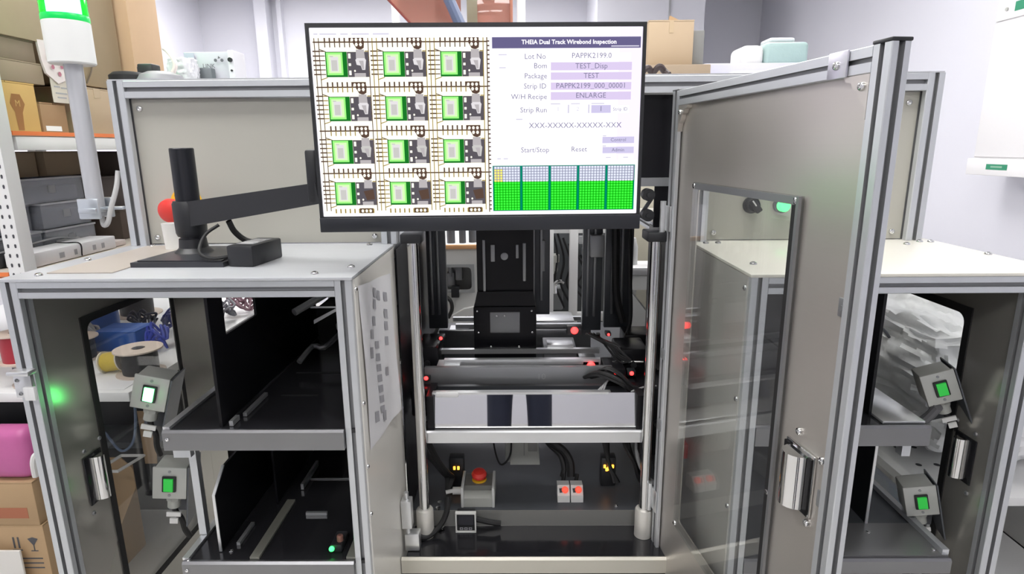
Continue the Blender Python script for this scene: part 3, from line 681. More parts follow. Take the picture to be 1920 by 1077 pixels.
# ================================================================== MONITOR ON ITS ARM
MZ0, MZ1 = 1.2945, 1.667          # lower and upper edge
mon = thing('monitor', 'wide black monitor on a swing arm showing an inspection screen of green chips', 'monitor', (-.072, 1.160, 1.4805))
mrot = Matrix.Rotation(R(2.0), 4, 'Z'); mc = Vector((-.072, 1.160, 0))
def mon_place(mb):
    for i, v in enumerate(mb.v): mb.v[i] = mrot @ (v - mc) + mc
    return mb
X0, X1 = -.378, .234
obj('back_cover', mon_place(MB().rbox(X0 + .004, X1 - .004, 1.165, 1.182, MZ0 + .003, MZ1 - .003, r=.006).rbox(-.22, .08, 1.180, 1.205, 1.36, 1.58, r=.01)), BLACKPL, mon)
obj('bezel', mon_place(MB().holed(lambda u, v, w_: (u, 1.1555 + w_, v), (X0, X1, MZ0, MZ1), (X0 + .0065, X1 - .0065, MZ0 + .0285, MZ1 - .0075), .001, 0, .010, n=1)), BLACKPL, mon)
obj('chin', mon_place(MB().rbox(X0, X1, 1.1515, 1.1555, MZ0 - .001, MZ0 + .0265, r=.0015)), mat('dark_slate_plastic', (.02, .022, .028), .35), mon)
SU0, SU1, SV0, SV1 = X0 + .0065, X1 - .0065, MZ1 - .0075, MZ0 + .0285
def sfn(u, v, w_=0):
    p = Vector((SU0 + u * (SU1 - SU0), 1.1592 - .0003 * w_, SV0 + v * (SV1 - SV0)))
    return mrot @ (p - mc) + mc
SCOL = dict(white=(.95, .93, 1.0, 1.15), cream=(1.0, .96, .80, 1.1), brown=(.10, .06, .045, 1), brown2=(.30, .21, .05, 1), lime=(.33, .98, .22, 1.0), limepale=(.62, 1.0, .45, 1.05), forest=(.01, .17, .02, 1),
            chip=(.10, .09, .105, 1), grey=(.46, .43, .44, 1), silver=(.72, .69, .71, 1), greylt=(.55, .54, .52, 1), bar=(.13, .115, .24, 1), lilac=(.67, .57, .80, 1), lilac2=(.58, .54, .76, 1),
            ink=(.20, .19, .30, 1), pale=(.62, .60, .72, 1), teal=(.0, .23, .14, 1), gcell=(.05, .95, .05, 1.0), gback=(.0, .33, .0, 1), wcell=(.74, .78, .90, 1), wback=(.24, .25, .36, 1), ycell=(.95, .85, .18, 1), yback=(.55, .5, .05, 1), violet=(.87, .80, .99, 1.05))
names = list(SCOL); smats = [emis('screen_' + n_, SCOL[n_][:3], SCOL[n_][3]) for n_ in names]; SI = {n_: i for i, n_ in enumerate(names)}
def sq(mb, u0, u1, v0, v1, col, w_=1):
    mb.add([sfn(u0, v1, w_), sfn(u1, v1, w_), sfn(u1, v0, w_), sfn(u0, v0, w_)], [(0, 1, 2, 3)], SI[col])
def poly(mb, pts, col, w_=1): mb.add([sfn(u, v, w_) for u, v in pts], [tuple(range(len(pts)))], SI[col])
g = MB(); sq(g, 0, 1, 0, 1, 'white', 0); scr = obj('screen', g, smats, mon, smooth=False)
g = MB()
# lead-frame camera image, 3 x 4 devices
sq(g, .007, .533, .05, .985, 'cream', 1)
PU, PV = .1725, .2295
for i in range(3):
    for j in range(4):
        u0, v0 = .011 + PU * i, .071 + PV * j
        y_ = 'brown' if (j == 0) else 'brown2'
        # horizontal and vertical dam bars
        sq(g, u0 - .003, u0 + PU, v0 - .003, v0 + .004, 'brown', 2)
        for du in ((0, .0025), (.013, .0155), (.160, .1625)):
            sq(g, u0 + du[0], u0 + du[1], v0 - .02, min(v0 + PV - .02, .983), 'brown2' if i else 'brown', 2)
        # teeth above and below the bar
        for t in range(6):
            uu = u0 + .030 + t * .0148
            sq(g, uu, uu + .0045, max(v0 - .026, .05), v0, 'brown', 2); sq(g, uu + .0006, uu + .0036, v0, v0 + .027, y_, 2)
        # teeth at the left
        for t in range(6):
            vv = v0 + .043 + t * .0235
            sq(g, u0 - .006, u0 + .013, vv, vv + .007, 'brown', 2); sq(g, u0 + .0155, u0 + .030, vv + .001, vv + .006, y_, 2)
            sq(g, u0 + .150, u0 + .1625, vv + .001, vv + .006, 'brown2', 2)
        # dark pad comb with white holes
        sq(g, u0 + .105, u0 + .148, max(v0 - .026, .05), v0 - .006, 'brown', 2)
        poly(g, [(u0 + .113, v0 - .006), (u0 + .150, v0 - .006), (u0 + .148, v0 + .030), (u0 + .138, v0 + .040), (u0 + .126, v0 + .034)], 'brown', 2)
        for t in range(3):
            uc = u0 + .114 + t * .0125
            poly(g, [(uc + .0045 * math.cos(R(60*q)), v0 - .011 + .0095 * math.sin(R(60*q))) for q in range(6)], 'cream', 3)
            if t: poly(g, [(uc + .0045 * math.cos(R(60*q)), v0 + .013 + .010 * math.sin(R(60*q))) for q in range(6)], 'cream', 3)
        # corner hooks
        poly(g, [(u0 + .0155, v0 + .035), (u0 + .034, v0 + .047), (u0 + .034, v0 + .051), (u0 + .0155, v0 + .040)], 'brown', 2)
        poly(g, [(u0 + .0155, v0 + .188), (u0 + .034, v0 + .178), (u0 + .034, v0 + .182), (u0 + .0155, v0 + .193)], 'brown2', 2)
        # die: dark green surround, lime frame, grey chip
        sq(g, u0 + .031, u0 + .096, v0 + .049, v0 + .178, 'forest', 3)
        sq(g, u0 + .0345, u0 + .0825, v0 + .053, v0 + .168, 'lime', 4)
        sq(g, u0 + .040, u0 + .0775, v0 + .063, v0 + .158, 'limepale', 5)
        sq(g, u0 + .046, u0 + .070, v0 + .074, v0 + .150, 'silver', 6); sq(g, u0 + .049, u0 + .066, v0 + .092, v0 + .146, 'greylt', 7)
        sq(g, u0 + .044, u0 + .055, v0 + .070, v0 + .076, 'greylt', 7)
        # dark pad at the right
        sq(g, u0 + .0965, u0 + .160, v0 + .050, v0 + .178, 'chip', 3)
        for (a, b_) in ((.058, .083), (.108, .121), (.145, .168)): sq(g, u0 + .100, u0 + .107, v0 + a, v0 + b_, 'cream', 4)
        tone = ('silver', 'silver', 'greylt', 'grey')[j]
        poly(g, [(u0 + .124, v0 + .038), (u0 + .148, v0 + .038), (u0 + .150, v0 + .084), (u0 + .123, v0 + .084)], 'grey', 4)
        if j < 3:
            poly(g, [(u0 + .121, v0 + .090), (u0 + .126, v0 + .082), (u0 + .149, v0 + .082), (u0 + .153, v0 + .092), (u0 + .149, v0 + .142), (u0 + .140, v0 + .142), (u0 + .136, v0 + .120), (u0 + .124, v0 + .116)], tone, 5)
            poly(g, [(u0 + .131, v0 + .095), (u0 + .145, v0 + .095), (u0 + .146, v0 + .138), (u0 + .141, v0 + .138)], 'grey', 6)
        else:
            poly(g, [(u0 + .121, v0 + .10), (u0 + .152, v0 + .09), (u0 + .155, v0 + .145), (u0 + .13, v0 + .15)], 'brown', 5)
        sq(g, u0 + .116, u0 + .150, v0 + .158, v0 + .178, 'grey', 5)
        poly(g, [(u0 + .118 + .003 * math.cos(R(60*q)), v0 + .147 + .006 * math.sin(R(60*q))) for q in range(6)], 'cream', 6)
        if j == 3:
            for t in range(9): sq(g, u0 + .028 + t * .0148, u0 + .032 + t * .0148, .958, .982, y_, 2)
            sq(g, u0 + .105, u0 + .148, .955, .983, 'brown', 2)
            for t in range(3):
                uc = u0 + .114 + t * .0125; poly(g, [(uc + .0045 * math.cos(R(60*q)), .970 + .0095 * math.sin(R(60*q))) for q in range(6)], 'cream', 3)
sq(g, .527, .530, .05, .983, 'brown', 2)
for t in range(40): sq(g, .527, .536, .066 + t * .023, .073 + t * .023, 'brown', 2)
obj('camera_image', g, smats, scr, smooth=False)
# right side of the page: header, fields, buttons
g = MB()
sq(g, .93, 1, 0, .70, 'violet', .5)
sq(g, .544, .995, .050, .107, 'bar', 1)
for (a, b_) in ((.179, .221), (.231, .270), (.283, .322), (.333, .375)): sq(g, .722, .970, a, b_, 'lilac', 2)
sq(g, .848, .909, .403, .445, 'lilac2', 2); sq(g, .912, .965, .406, .445, 'white', 2); sq(g, .722, .966, .132, .168, 'white', 2)
for u in (.775, .838): sq(g, u, u + .005, .40, .445, 'pale', 2)
sq(g, .885, .985, .573, .608, 'lilac2', 2); sq(g, .886, .985, .628, .663, 'lilac2', 2)
sq(g, .888, .93, .674, .70, 'white', 2); sq(g, .937, .985, .674, .70, 'white', 2)
for (u, v, l_) in ((.563, .139, .025), (.565, .206, .02), (.615, .476, .02), (.722, .395, .03), (.785, .395, .028), (.848, .395, .04), (.886, .568, .011), (.886, .623, .011), (.897, .686, .016), (.952, .686, .016), (.555, .688, .012), (.575, .688, .014), (.905, .098, .085)):
    sq(g, u, u + l_, v - .003, v + .003, 'pale', 3)
for (u, l_) in ((.012, .012), (.03, .05), (.092, .022), (.125, .052), (.188, .048)): sq(g, u, u + l_, .028, .035, 'pale', 3)
# strip map
sq(g, .540, .991, .726, .979, 'teal', 1); sq(g, .543, .989, .730, .812, 'wback', 2)
for b_ in range(5):
    u0 = .5445 + b_ * .0900; nu = 9; nv = 17; cw = .0815 / nu; ch = .245 / nv
    sq(g, u0 - .001, u0 + .0825, .730, .812, 'wback', 3); sq(g, u0 - .001, u0 + .0825, .812, .976, 'gback', 3)
    if b_: sq(g, u0 - .0075, u0 - .001, .730, .976, 'teal', 4)
    for a in range(nu):
        for c_ in range(nv):
            uu, vv = u0 + a * cw, .730 + c_ * ch
            col = 'gcell' if c_ > 5 else 'wcell'
            if b_ == 0 and a < 3 and 0 < c_ <= 5: col = 'ycell'
            sq(g, uu + cw * .12, uu + cw * .88, vv + ch * .12, vv + ch * .88, col, 5)
obj('screen_form', g, smats, scr, smooth=False)
tx = MB()
TS = (SU1 - SU0)
def tfn(u, v, w_): return sfn(u, v, 5)
def st_(s_, u, v, size, col, al='CENTER', bold=0):
    tmp = MB(); text_mesh(tmp, s_, lambda a, b, c_: (a, b, 0), 0, 0, size, align=al, bold=bold)
    ar = TS / (SV0 - SV1)
    tx.add([sfn(u + p.x, v - p.y * ar, 6) for p in tmp.v], tmp.f, SI[col])
st_('THEIA Dual Track Wirebond Inspection', .777, .077, .0175, 'white', bold=.0004)
for s_, v, u in (('Lot No', .150, .707), ('Bom', .198, .711), ('Package', .250, .711), ('Strip ID', .303, .709), ('W/H Recipe', .358, .711), ('Strip Run', .428, .711)): st_(s_, u, v, .022, 'ink', 'RIGHT')
for s_, v in (('PAPPK2199.0', .147), ('TEST_Disp', .200), ('TEST', .250), ('PAPPK2199_000_00001', .302), ('ENLARGE', .353)): st_(s_, .846, v, .022, 'ink')
st_('1', .878, .424, .022, 'ink'); st_('1', .745, .424, .018, 'pale'); st_('2', .806, .424, .018, 'pale'); st_('Strip ID', .938, .426, .0145, 'ink')
st_('XXX-XXXXX-XXXXX-XXX', .799, .511, .0235, 'ink'); st_('Start/Stop', .674, .642, .022, 'ink'); st_('Reset', .812, .640, .022, 'ink')
st_('Control', .935, .590, .015, 'ink'); st_('Admin', .935, .645, .015, 'ink')
obj('screen_text', tx, smats, scr, smooth=False, kind='stuff')

# arm: base plate, column, collar, arm and upright
ZB = ZT + .0066
ar_ = obj('arm_base', MB().prism([(-.800, 1.213), (-.606, 1.210), (-.600, 1.42), (-.785, 1.42)], 'z', ZB, ZB + .010).prism([(-.790, 1.222), (-.614, 1.219), (-.612, 1.41), (-.778, 1.41)], 'z', ZB + .010, ZB + .013), mat('dark_grey_metal', (.05, .052, .06), .38, .3), mon)
CX, CY = -.730, 1.335
obj('arm_foot', MB().lathe((CX, CY, ZB + .013), (0, 0, 1), [(.040, 0), (.036, .004), (.030, .010), (.028, .03)], n=28), BLACKPL, mon)
obj('arm_column', MB().lathe((CX, CY, ZB + .012), (0, 0, 1), [(.0245, 0), (.0245, .226), (.023, .228)], n=28), mat('column_black', (.014, .015, .02), .35, .3), mon)
obj('arm_collar', MB().lathe((CX, CY, 1.262), (0, 0, 1), [(.029, 0), (.032, .008), (.033, .045), (.033, .072), (.030, .078)], n=28), BLACKPL, mon)
arm = MB()
p0 = Vector((CX + .01, CY - .01, 1.312)); p1 = Vector((-.400, 1.235, 1.362)); d = (p1 - p0); L_ = d.length; d.normalize()
sd = d.cross(Vector((0, 0, 1))).normalized(); upv = sd.cross(d)
def armpt(t, a, b_): return p0 + d * t + sd * a + upv * b_
for (t0, t1, h0, h1) in ((0, L_, .027, .021),):
    vs = [armpt(t0, -.017, -h0), armpt(t0, .017, -h0), armpt(t0, .017, h0), armpt(t0, -.017, h0), armpt(t1, -.015, -h1), armpt(t1, .015, -h1), armpt(t1, .015, h1), armpt(t1, -.015, h1)]
    arm.add(vs, [(0, 3, 2, 1), (4, 5, 6, 7), (0, 1, 5, 4), (1, 2, 6, 5), (2, 3, 7, 6), (3, 0, 4, 7)])
arm.rbox(-.425, -.404, 1.222, 1.245, 1.342, 1.448, r=.005)
arm.cyl((-.400, 1.235, 1.40), (-.24, 1.215, 1.44), .012, n=12)
arm.rbox(-.25, .08, 1.206, 1.224, 1.40, 1.50, r=.005)
obj('swing_arm', arm, BLACKPL, mon)

# power brick beside the arm base, and its lead
pb = thing('power_adapter', 'black power brick lying beside the monitor arm base', 'power adapter', (-.555, 1.275, ZB))
b_ = MB().rbox(-.592, -.535, 1.212, 1.33, ZB, ZB + .044, r=.004); b_.rot(-8, 'Z', (-.565, 1.27, 0)); obj('brick', b_, BLACKPL, pb)
b_ = MB().box(-.584, -.545, 1.235, 1.31, ZB + .0441, ZB + .0444); b_.rot(-8, 'Z', (-.565, 1.27, 0)); obj('rating_label', b_, mat('label_grey', (.30, .30, .32), .5), pb)
lm = MB()
for q in range(5): lm.box(-.580, -.552 + .004 * (q % 2), 1.245 + q * .012, 1.249 + q * .012, ZB + .0445, ZB + .0447)
lm.rot(-8, 'Z', (-.565, 1.27, 0)); obj('label_print', lm, WHITEP, pb)
obj('lead', MB().tube([(-.592, 1.235, ZB + .02), (-.625, 1.215, ZB + .018), (-.655, 1.225, ZB + .022), (-.672, 1.25, ZB + .035), (-.668, 1.275, ZB + .06), (-.645, 1.29, ZB + .078)], .0035, n=8).tube([(-.628, 1.30, ZB + .085), (-.622, 1.31, ZB + .06), (-.605, 1.325, ZB + .038), (-.575, 1.335, ZB + .03)], .0065, n=8), BLACKRUB, pb)

# white cup on the loader top, in front of the stop button
one('white_cup', MB().lathe((-.838, 1.440, ZB + .0023), (0, 0, 1), [(.0165, 0), (.019, .060), (.0195, .062), (.0175, .062), (.0155, .006)], n=28), WHITEP, 'small white plastic cup standing below the red stop button', 'cup')

# sheet of paper taped to the loader's side
pp = thing('paper_sheet', 'white paper with small grey drawings taped to the steel side of the loader', 'paper', (LX1 + .004, 1.28, .83))
pm = MB(); N = 14
def pz(u, v):  # u along depth 0..1, v down 0..1
    y = 1.140 + u * .27 + v * .012; z = 1.188 - v * .357 - u * .03
    x = LX1 + .0042 + .010 * (u ** 2) * (.3 + .7 * v) + .003 * math.sin(u * 5 + v * 3) ** 2
    return Vector((x, y, z))
for i in range(N + 1):
    for j in range(N + 1): pm.v.append(pz(i / N, j / N))
for i in range(N):
    for j in range(N): pm.f.append((i*(N+1)+j, i*(N+1)+j+1, (i+1)*(N+1)+j+1, (i+1)*(N+1)+j)); pm.mi.append(0)
obj('sheet', pm, PAPER, pp)
dm = MB()
def dot(u, v, a, b):
    dm.add([pz(u - a, v - b) + Vector((.0012, 0, 0)), pz(u + a, v - b + a * .3) + Vector((.0012, 0, 0)), pz(u + a, v + b + a * .3) + Vector((.0012, 0, 0)), pz(u - a, v + b) + Vector((.0012, 0, 0))], [(0, 1, 2, 3)])
for (u, v) in ((.42, .07), (.55, .10), (.40, .14), (.35, .24), (.75, .13), (.72, .24), (.70, .32), (.26, .31), (.68, .42), (.62, .62)): dot(u, v, .05, .03)
for v in (.40, .48, .55, .62, .69, .76, .83): dot(.40, v, .055, .024)
for (u, v) in ((.22, .42), (.24, .84), (.45, .89)): dot(u, v, .05, .035)
obj('drawings', dm, INKG, pp, smooth=False, kind='stuff')

# ------------------------------------------------------------------ small loose controls in the bay
e = thing('stop_switch_box', 'grey box with red mushroom stop button on the bay floor', 'stop button', (-.12, 1.57, .45))
obj('box_body', MB().prism([(1.53, .4505), (1.62, .4505), (1.62, .505), (1.545, .488), (1.53, .478)], 'x', -.162, -.078), GREYPL, e)
obj('box_end', MB().rbox(-.168, -.160, 1.526, 1.624, .4505, .512, r=.002).rbox(-.080, -.072, 1.526, 1.624, .4505, .512, r=.002), mat('pale_grey', (.62, .63, .62), .4), e)
obj('box_lid', B(-.159, -.081, 1.55, 1.616, .492, .507), mat('dark_lid', (.16, .16, .15), .5), e)
obj('mushroom', MB().lathe((-.118, 1.58, .5072), (0, -.15, 1), [(.019, 0), (.019, .004), (.010, .005), (.010, .012), (.021, .014), (.022, .022), (.017, .030), (.007, .033)], n=28), REDP, e)
obj('collar', MB().lathe((-.118, 1.58, .5070), (0, 0, 1), [(.021, 0), (.021, .003), (.019, .004)], n=28), YELP, e)
obj('gland', MB().cyl((-.168, 1.57, .478), (-.195, 1.57, .478), .011, n=10).cyl((-.195, 1.57, .478), (-.215, 1.565, .476), .006, n=10), WHITEP, e)
gg = thing('pressure_gauge', 'small square digital pressure gauge with white frame standing on the bay step', 'gauge', (-.151, 1.495, .401))
obj('gauge_frame', MB().holed(lambda u, v, w_: (u, 1.482 + w_, v), (-.180, -.123, .4015, .462), (-.1765, -.1265, .405, .4585), .002, 0, .012), WHITEP, gg)
obj('gauge_body', MB().rbox(-.1765, -.1265, 1.486, 1.5135, .405, .4585, r=.002), BLACKPL, gg)
obj('gauge_display', B(-.172, -.131, 1.4853, 1.4858, .424, .454), mat('lcd_dark', (.05, .05, .06), .15), gg)
for xk in (-.164, -.1515, -.139): obj('gauge_key', MB().holed(lambda u, v, w_: (xk + u, 1.4850 + w_, .412 + v), (-.0045, .0045, -.0035, .0035), (-.003, .003, -.002, .002), .0005, 0, .0008, n=1), INKG, gg)
obj('gauge_lead', MB().tube([(-.122, 1.50, .432), (-.10, 1.495, .43), (-.075, 1.49, .428), (-.055, 1.492, .424)], .008, n=8), BLACKRUB, gg)
for i, (x, where) in enumerate(((.1255, 'on the bay floor, nearer the stop button box'), (.164, 'on the bay floor, nearer the right pillar'))):
    q = thing('push_button_box', 'small white box with red push button ' + where, 'push button', (x, 1.575, .45), 'pair of red button boxes')
    obj('box_body', MB().prism([(1.552, .4505), (1.600, .4505), (1.600, .492), (1.572, .494), (1.552, .472)], 'x', x - .0175, x + .0175), WHITEP, q)
    bt = MB().lathe((x + .004, 1.5620, .4842), (0, -.74, .67), [(.0095, 0), (.0095, .006), (.007, .008)], n=18)
    obj('button', bt, mat('red_button_lit', (.9, .10, .06), .35, emit=(1, .1, .05), es=.6), q)
    bs = MB().lathe((x - .006, 1.5613, .4835), (0, -.74, .67), [(.0085, 0), (.0085, .002)], n=4); obj('button_seat', bs, BLACKPL, q)
    obj('cable_end', MB().tube([(x, 1.602, .478), (x + .003, 1.615, .488), (x + .006, 1.625, .498)], .006, n=8), BLACKRUB, q)

# ================================================================== SIGNAL TOWER
sg_ = thing('signal_tower', 'white signal tower with lit green lens clamped to the machine corner', 'signal lamp', (-1.05, 1.50, 1.27))
TX, TY = -1.052, 1.50
obj('pole', MB().cyl((TX, TY, 1.29), (TX, TY, 1.650), .0195, n=28), mat('pole_grey', (.52, .53, .56), .35, .3), sg_)
obj('housing', MB().lathe((TX, TY, 1.648), (0, 0, 1), [(.046, 0), (.0485, .003), (.0485, .092), (.047, .094)], n=36), mat('lamp_housing_white', (.72, .73, .72), .4), sg_)
obj('lens_ring', MB().lathe((TX, TY, 1.742), (0, 0, 1), [(.0475, 0), (.0485, .002), (.0485, .012), (.0475, .014)], n=36), mat('green_ring', (.0, .36, .06), .3, emit=(0, .6, .1), es=.6), sg_)
obj('lens', MB().lathe((TX, TY, 1.756), (0, 0, 1), [(.0478, 0), (.0478, .060), (.046, .064)], n=36), clear_mat('green_lens', (.10, .95, .22), .05, .08, .12, (.05, .8, .15)), sg_)
obj('lamp_core', MB().cyl((TX, TY, 1.758), (TX, TY, 1.814), .034, n=28), emis('lamp_core', (.75, 1, .80), 14), sg_)
obj('lens_core', MB().lathe((TX, TY, 1.8202), (0, 0, 1), [(.048, 0), (.048, .008), (.04, .02), (.02, .026)], n=36), WHITEP, sg_)
cl = obj('clamp', MB().rbox(TX - .026, TX + .026, TY - .030, TY - .021, 1.285, 1.335, r=.003).rbox(TX - .026, TX + .026, TY + .021, TY + .030, 1.285, 1.335, r=.003), mat('zinc', (.60, .64, .68), .3, .8), sg_)
obj('clamp_arm', MB().rbox(TX - .04, -.982, TY - .006, TY + .006, 1.306, 1.314, r=.002).rbox(TX - .022, TX + .022, TY - .036, TY + .036, 1.300, 1.312, r=.002), mat('zinc', (.6, .64, .68)), cl)
obj('lead', MB().tube([(TX + .01, TY, 1.29), (TX + .015, TY - .005, 1.268), (TX + .03, TY - .01, 1.275), (TX + .042, TY - .008, 1.31), (TX + .058, TY, 1.36), (TX + .062, TY + .01, 1.40)], .006, n=10), mat('lead_grey', (.48, .48, .48), .5), sg_)

# ================================================================== CARTONS (shared builder)
TAPE = mat('packing_tape', (.52, .40, .26), .3)
def carton(label, x0, x1, y0, y1, z0, z1, m, face='x', tape=True, group=None, seam=True):
    t = thing('cardboard_box', label, 'box', ((x0+x1)/2, (y0+y1)/2, z0), group)
    g_ = .004
    obj('carton_body', MB().rbox(x0, x1, y0, y1, z0, z1 - g_, r=.002), m, t)
    if face == 'x':
        ym = (y0 + y1) / 2
        obj('top_flap', B(x0, x1, y0, ym - .001, z1 - g_ + .0003, z1), m, t)
        obj('top_flap', B(x0, x1, ym + .001, y1, z1 - g_ + .0003, z1), m, t)
        if tape: obj('tape', MB().box(x1 + .0003, x1 + .0010, ym - .015, ym + .015, z1 - .03, z1 - .001), TAPE, t)
    else:
        xm = (x0 + x1) / 2
        obj('top_flap', B(x0, xm - .001, y0, y1, z1 - g_ + .0003, z1), m, t)
        obj('top_flap', B(xm + .001, x1, y0, y1, z1 - g_ + .0003, z1), m, t)
        if tape: obj('tape', MB().box(xm - .006, xm + .006, y0 - .0010, y0 - .0003, z1 - .035, z1 - .001), TAPE, t)
    return t

# ================================================================== STORAGE RACK ON THE LEFT
rk = thing('storage_rack', 'white slotted steel storage rack with orange-edged shelves beside the loader', 'rack', (-1.6, 2.2, 0))
RKX = -1.300
SLOT = mat('slot_dark', (.06, .06, .07), .6)
for (x, y, front) in ((RKX, 1.545, True), (-1.90, 1.545, False), (RKX, 2.42, False), (-1.90, 2.42, False)):
    sx = -1 if x > -1.5 else 1; sy = 1 if y < 2 else -1
    zt_ = 2.25 if y < 2 else 1.56
    u_ = obj('upright', MB().box(min(x, x + sx*.042), max(x, x + sx*.042), y - .002, y + .000, .8004, zt_).box(x - .002, x, min(y, y + sy*.04), max(y, y + sy*.04), .8004, zt_), WHITEM, rk)
    if front:
        sm = MB()
        for i in range(26):
            z = 1.08 + i * .0255
            for (dx) in (-.011, -.030):
                sm.prism([(RKX + dx - .0022, z - .004), (RKX + dx + .0022, z - .004), (RKX + dx + .003, z + .003), (RKX + dx + .0015, z + .006), (RKX + dx - .0015, z + .006), (RKX + dx - .003, z + .003)], 'y', 1.5425, 1.5428)
        obj('keyhole_slots', sm, SLOT, u_, kind='stuff')
BOARD = mat('shelf_board', (.66, .60, .52), .6)
for (z, b) in ((1.137, .035), (1.500, .040)):
    s_ = obj('rack_shelf', B(-1.895, RKX - .003, 1.548, 2.415, z - .012, z - .001), BOARD, rk)
    obj('shelf_edge', MB().box(RKX - .0028, RKX - .0002, 1.59, 2.375, z - .010, z + .001).box(-1.895, RKX - .045, 1.5435, 1.5475, z - .010, z + .001), ORANGE, s_)
    obj('shelf_beam', MB().rbox(RKX - .03, RKX - .0025, 1.60, 2.375, z - b - .008, z - .0125, r=.002), WHITEM if z > 1.2 else ORANGE, s_)
    obj('shelf_beam', MB().rbox(-1.855, RKX - .045, 1.550, 1.575, z - b - .008, z - .0125, r=.002), WHITEM if z > 1.2 else ORANGE, s_)
Z1, Z2 = 1.1375, 1.5012
b1 = carton('yellow carton with a red-brown printed mark at the left end of the upper rack shelf', -1.70, -1.352, 1.56, 1.757, Z2, 1.632, CARDY, tape=False)
pk = MB(); pk.add([(-1.3515, 1.672, 1.600), (-1.3515, 1.700, 1.600), (-1.3515, 1.712, 1.575), (-1.3515, 1.700, 1.552), (-1.3515, 1.696, 1.505), (-1.3515, 1.676, 1.505), (-1.3515, 1.674, 1.552), (-1.3515, 1.662, 1.575)], [tuple(range(8))]); obj('printed_mark', pk, mat('print_brown', (.33, .15, .05), .8), b1, smooth=False)
tm = MB(); text_mesh(tm, 'M', lambda u, v, w_: (-1.3508, 1.687 + u, 1.575 + v), 0, 0, .024); obj('printed_letter', tm, CARDY, b1, smooth=False)
b2 = carton('small brown carton between the yellow carton and the signal tower pole', -1.60, -1.352, 1.765, 1.865, Z2, 1.585, mat('cardboard_brown', (.36, .22, .12), .8, noise=.05), tape=False)
obj('paper_label', B(-1.3518, -1.351, 1.775, 1.835, 1.506, 1.520), PAPER, b2)
carton('long flat grey-brown carton lying on the yellow carton', -1.72, -1.352, 1.47, 1.800, 1.6325, 1.690, CARD3)
carton('long flat dark carton, second above the yellow carton', -1.74, -1.355, 1.46, 1.785, 1.6905, 1.748, mat('cardboard_dark', (.25, .19, .135), .8, noise=.08))
b3 = carton('big beige carton at the top left with a curling tape edge', -1.80, -1.346, 1.40, 1.83, 1.7485, 1.99, mat('cardboard_olive', (.40, .32, .21), .8, noise=.05), tape=False)
b4 = carton('tall olive-brown carton behind the signal tower lens', -1.75, -1.352, 1.885, 2.165, 1.6485, 2.04, mat('cardboard_olive2', (.345, .265, .165), .8, noise=.06), tape=False)
carton('dark carton under the tall olive-brown carton', -1.70, -1.36, 2.052, 2.17, Z2, 1.648, mat('cardboard_umber', (.20, .14, .10), .8))
carton('pale tan carton beside the tower pole under the tall cartons', -1.60, -1.325, 1.905, 2.045, Z2, 1.640, CARD2)
carton('tall pale tan carton beside the white wall', -1.72, -1.315, 2.18, 2.36, Z2, 2.03, mat('cardboard_peach', (.62, .43, .27), .8, noise=.04), tape=False)
one('sticky_note', B(-1.3512, -1.3506, 1.905, 1.955, 1.80, 1.86), mat('note_yellow', (.55, .55, .22), .8), 'yellow-green note stuck on the tall carton beside the green lens', 'note')
one('hanging_wire', MB().tube([(-1.348, 1.93, 1.94), (-1.347, 1.98, 1.84), (-1.347, 2.02, 1.77), (-1.346, 2.00, 1.70), (-1.347, 1.97, 1.655)], .0022, n=6), mat('wire_brown', (.12, .09, .06), .6), 'thin brown wire hanging down the tall olive carton', 'wire')
pbag = MB().add([(-1.346, 1.79, 1.755), (-1.344, 1.84, 1.758), (-1.340, 1.872, 1.70), (-1.338, 1.875, 1.655), (-1.338, 1.835, 1.640), (-1.342, 1.80, 1.665), (-1.346, 1.795, 1.70)], [tuple(range(7))])
pbag.add([(v.x - .006, v.y, v.z) for v in pbag.v[:7]], [tuple(range(7))[::-1]]); pbag.f += [(i, (i+1) % 7, 7 + (i+1) % 7, 7 + i) for i in range(7)]; pbag.mi += [0] * 7
t = one('printed_packet', pbag, mat('packet_pink', (.74, .66, .66), .6), 'white packet with small red prints hanging beside the tower lamp', 'packet')
pr = MB()
for (y, z) in ((1.82, 1.735), (1.815, 1.71), (1.822, 1.685), (1.845, 1.668), (1.858, 1.69)): pr.add([(-1.3365, y + .007 * math.cos(R(60*q)), z + .007 * math.sin(R(60*q))) for q in range(6)], [tuple(range(6))])
obj('print', pr, mat('packet_red', (.45, .16, .22), .7), t, smooth=False, kind='stuff')
t = one('paper_label', B(-1.3455, -1.3435, 1.812, 1.890, 1.587, 1.660), mat('label_cream', (.66, .60, .53), .7), 'cream printed label sheet hanging above the small brown carton', 'label')
pr = MB()
for (y0, y1, z) in ((1.83, 1.86, 1.645), (1.822, 1.845, 1.63), (1.85, 1.875, 1.628), (1.825, 1.87, 1.612), (1.83, 1.865, 1.600)): pr.box(-1.3434, -1.3430, y0, y1, z, z + .004)
obj('print', pr, INKG, t, smooth=False, kind='stuff')
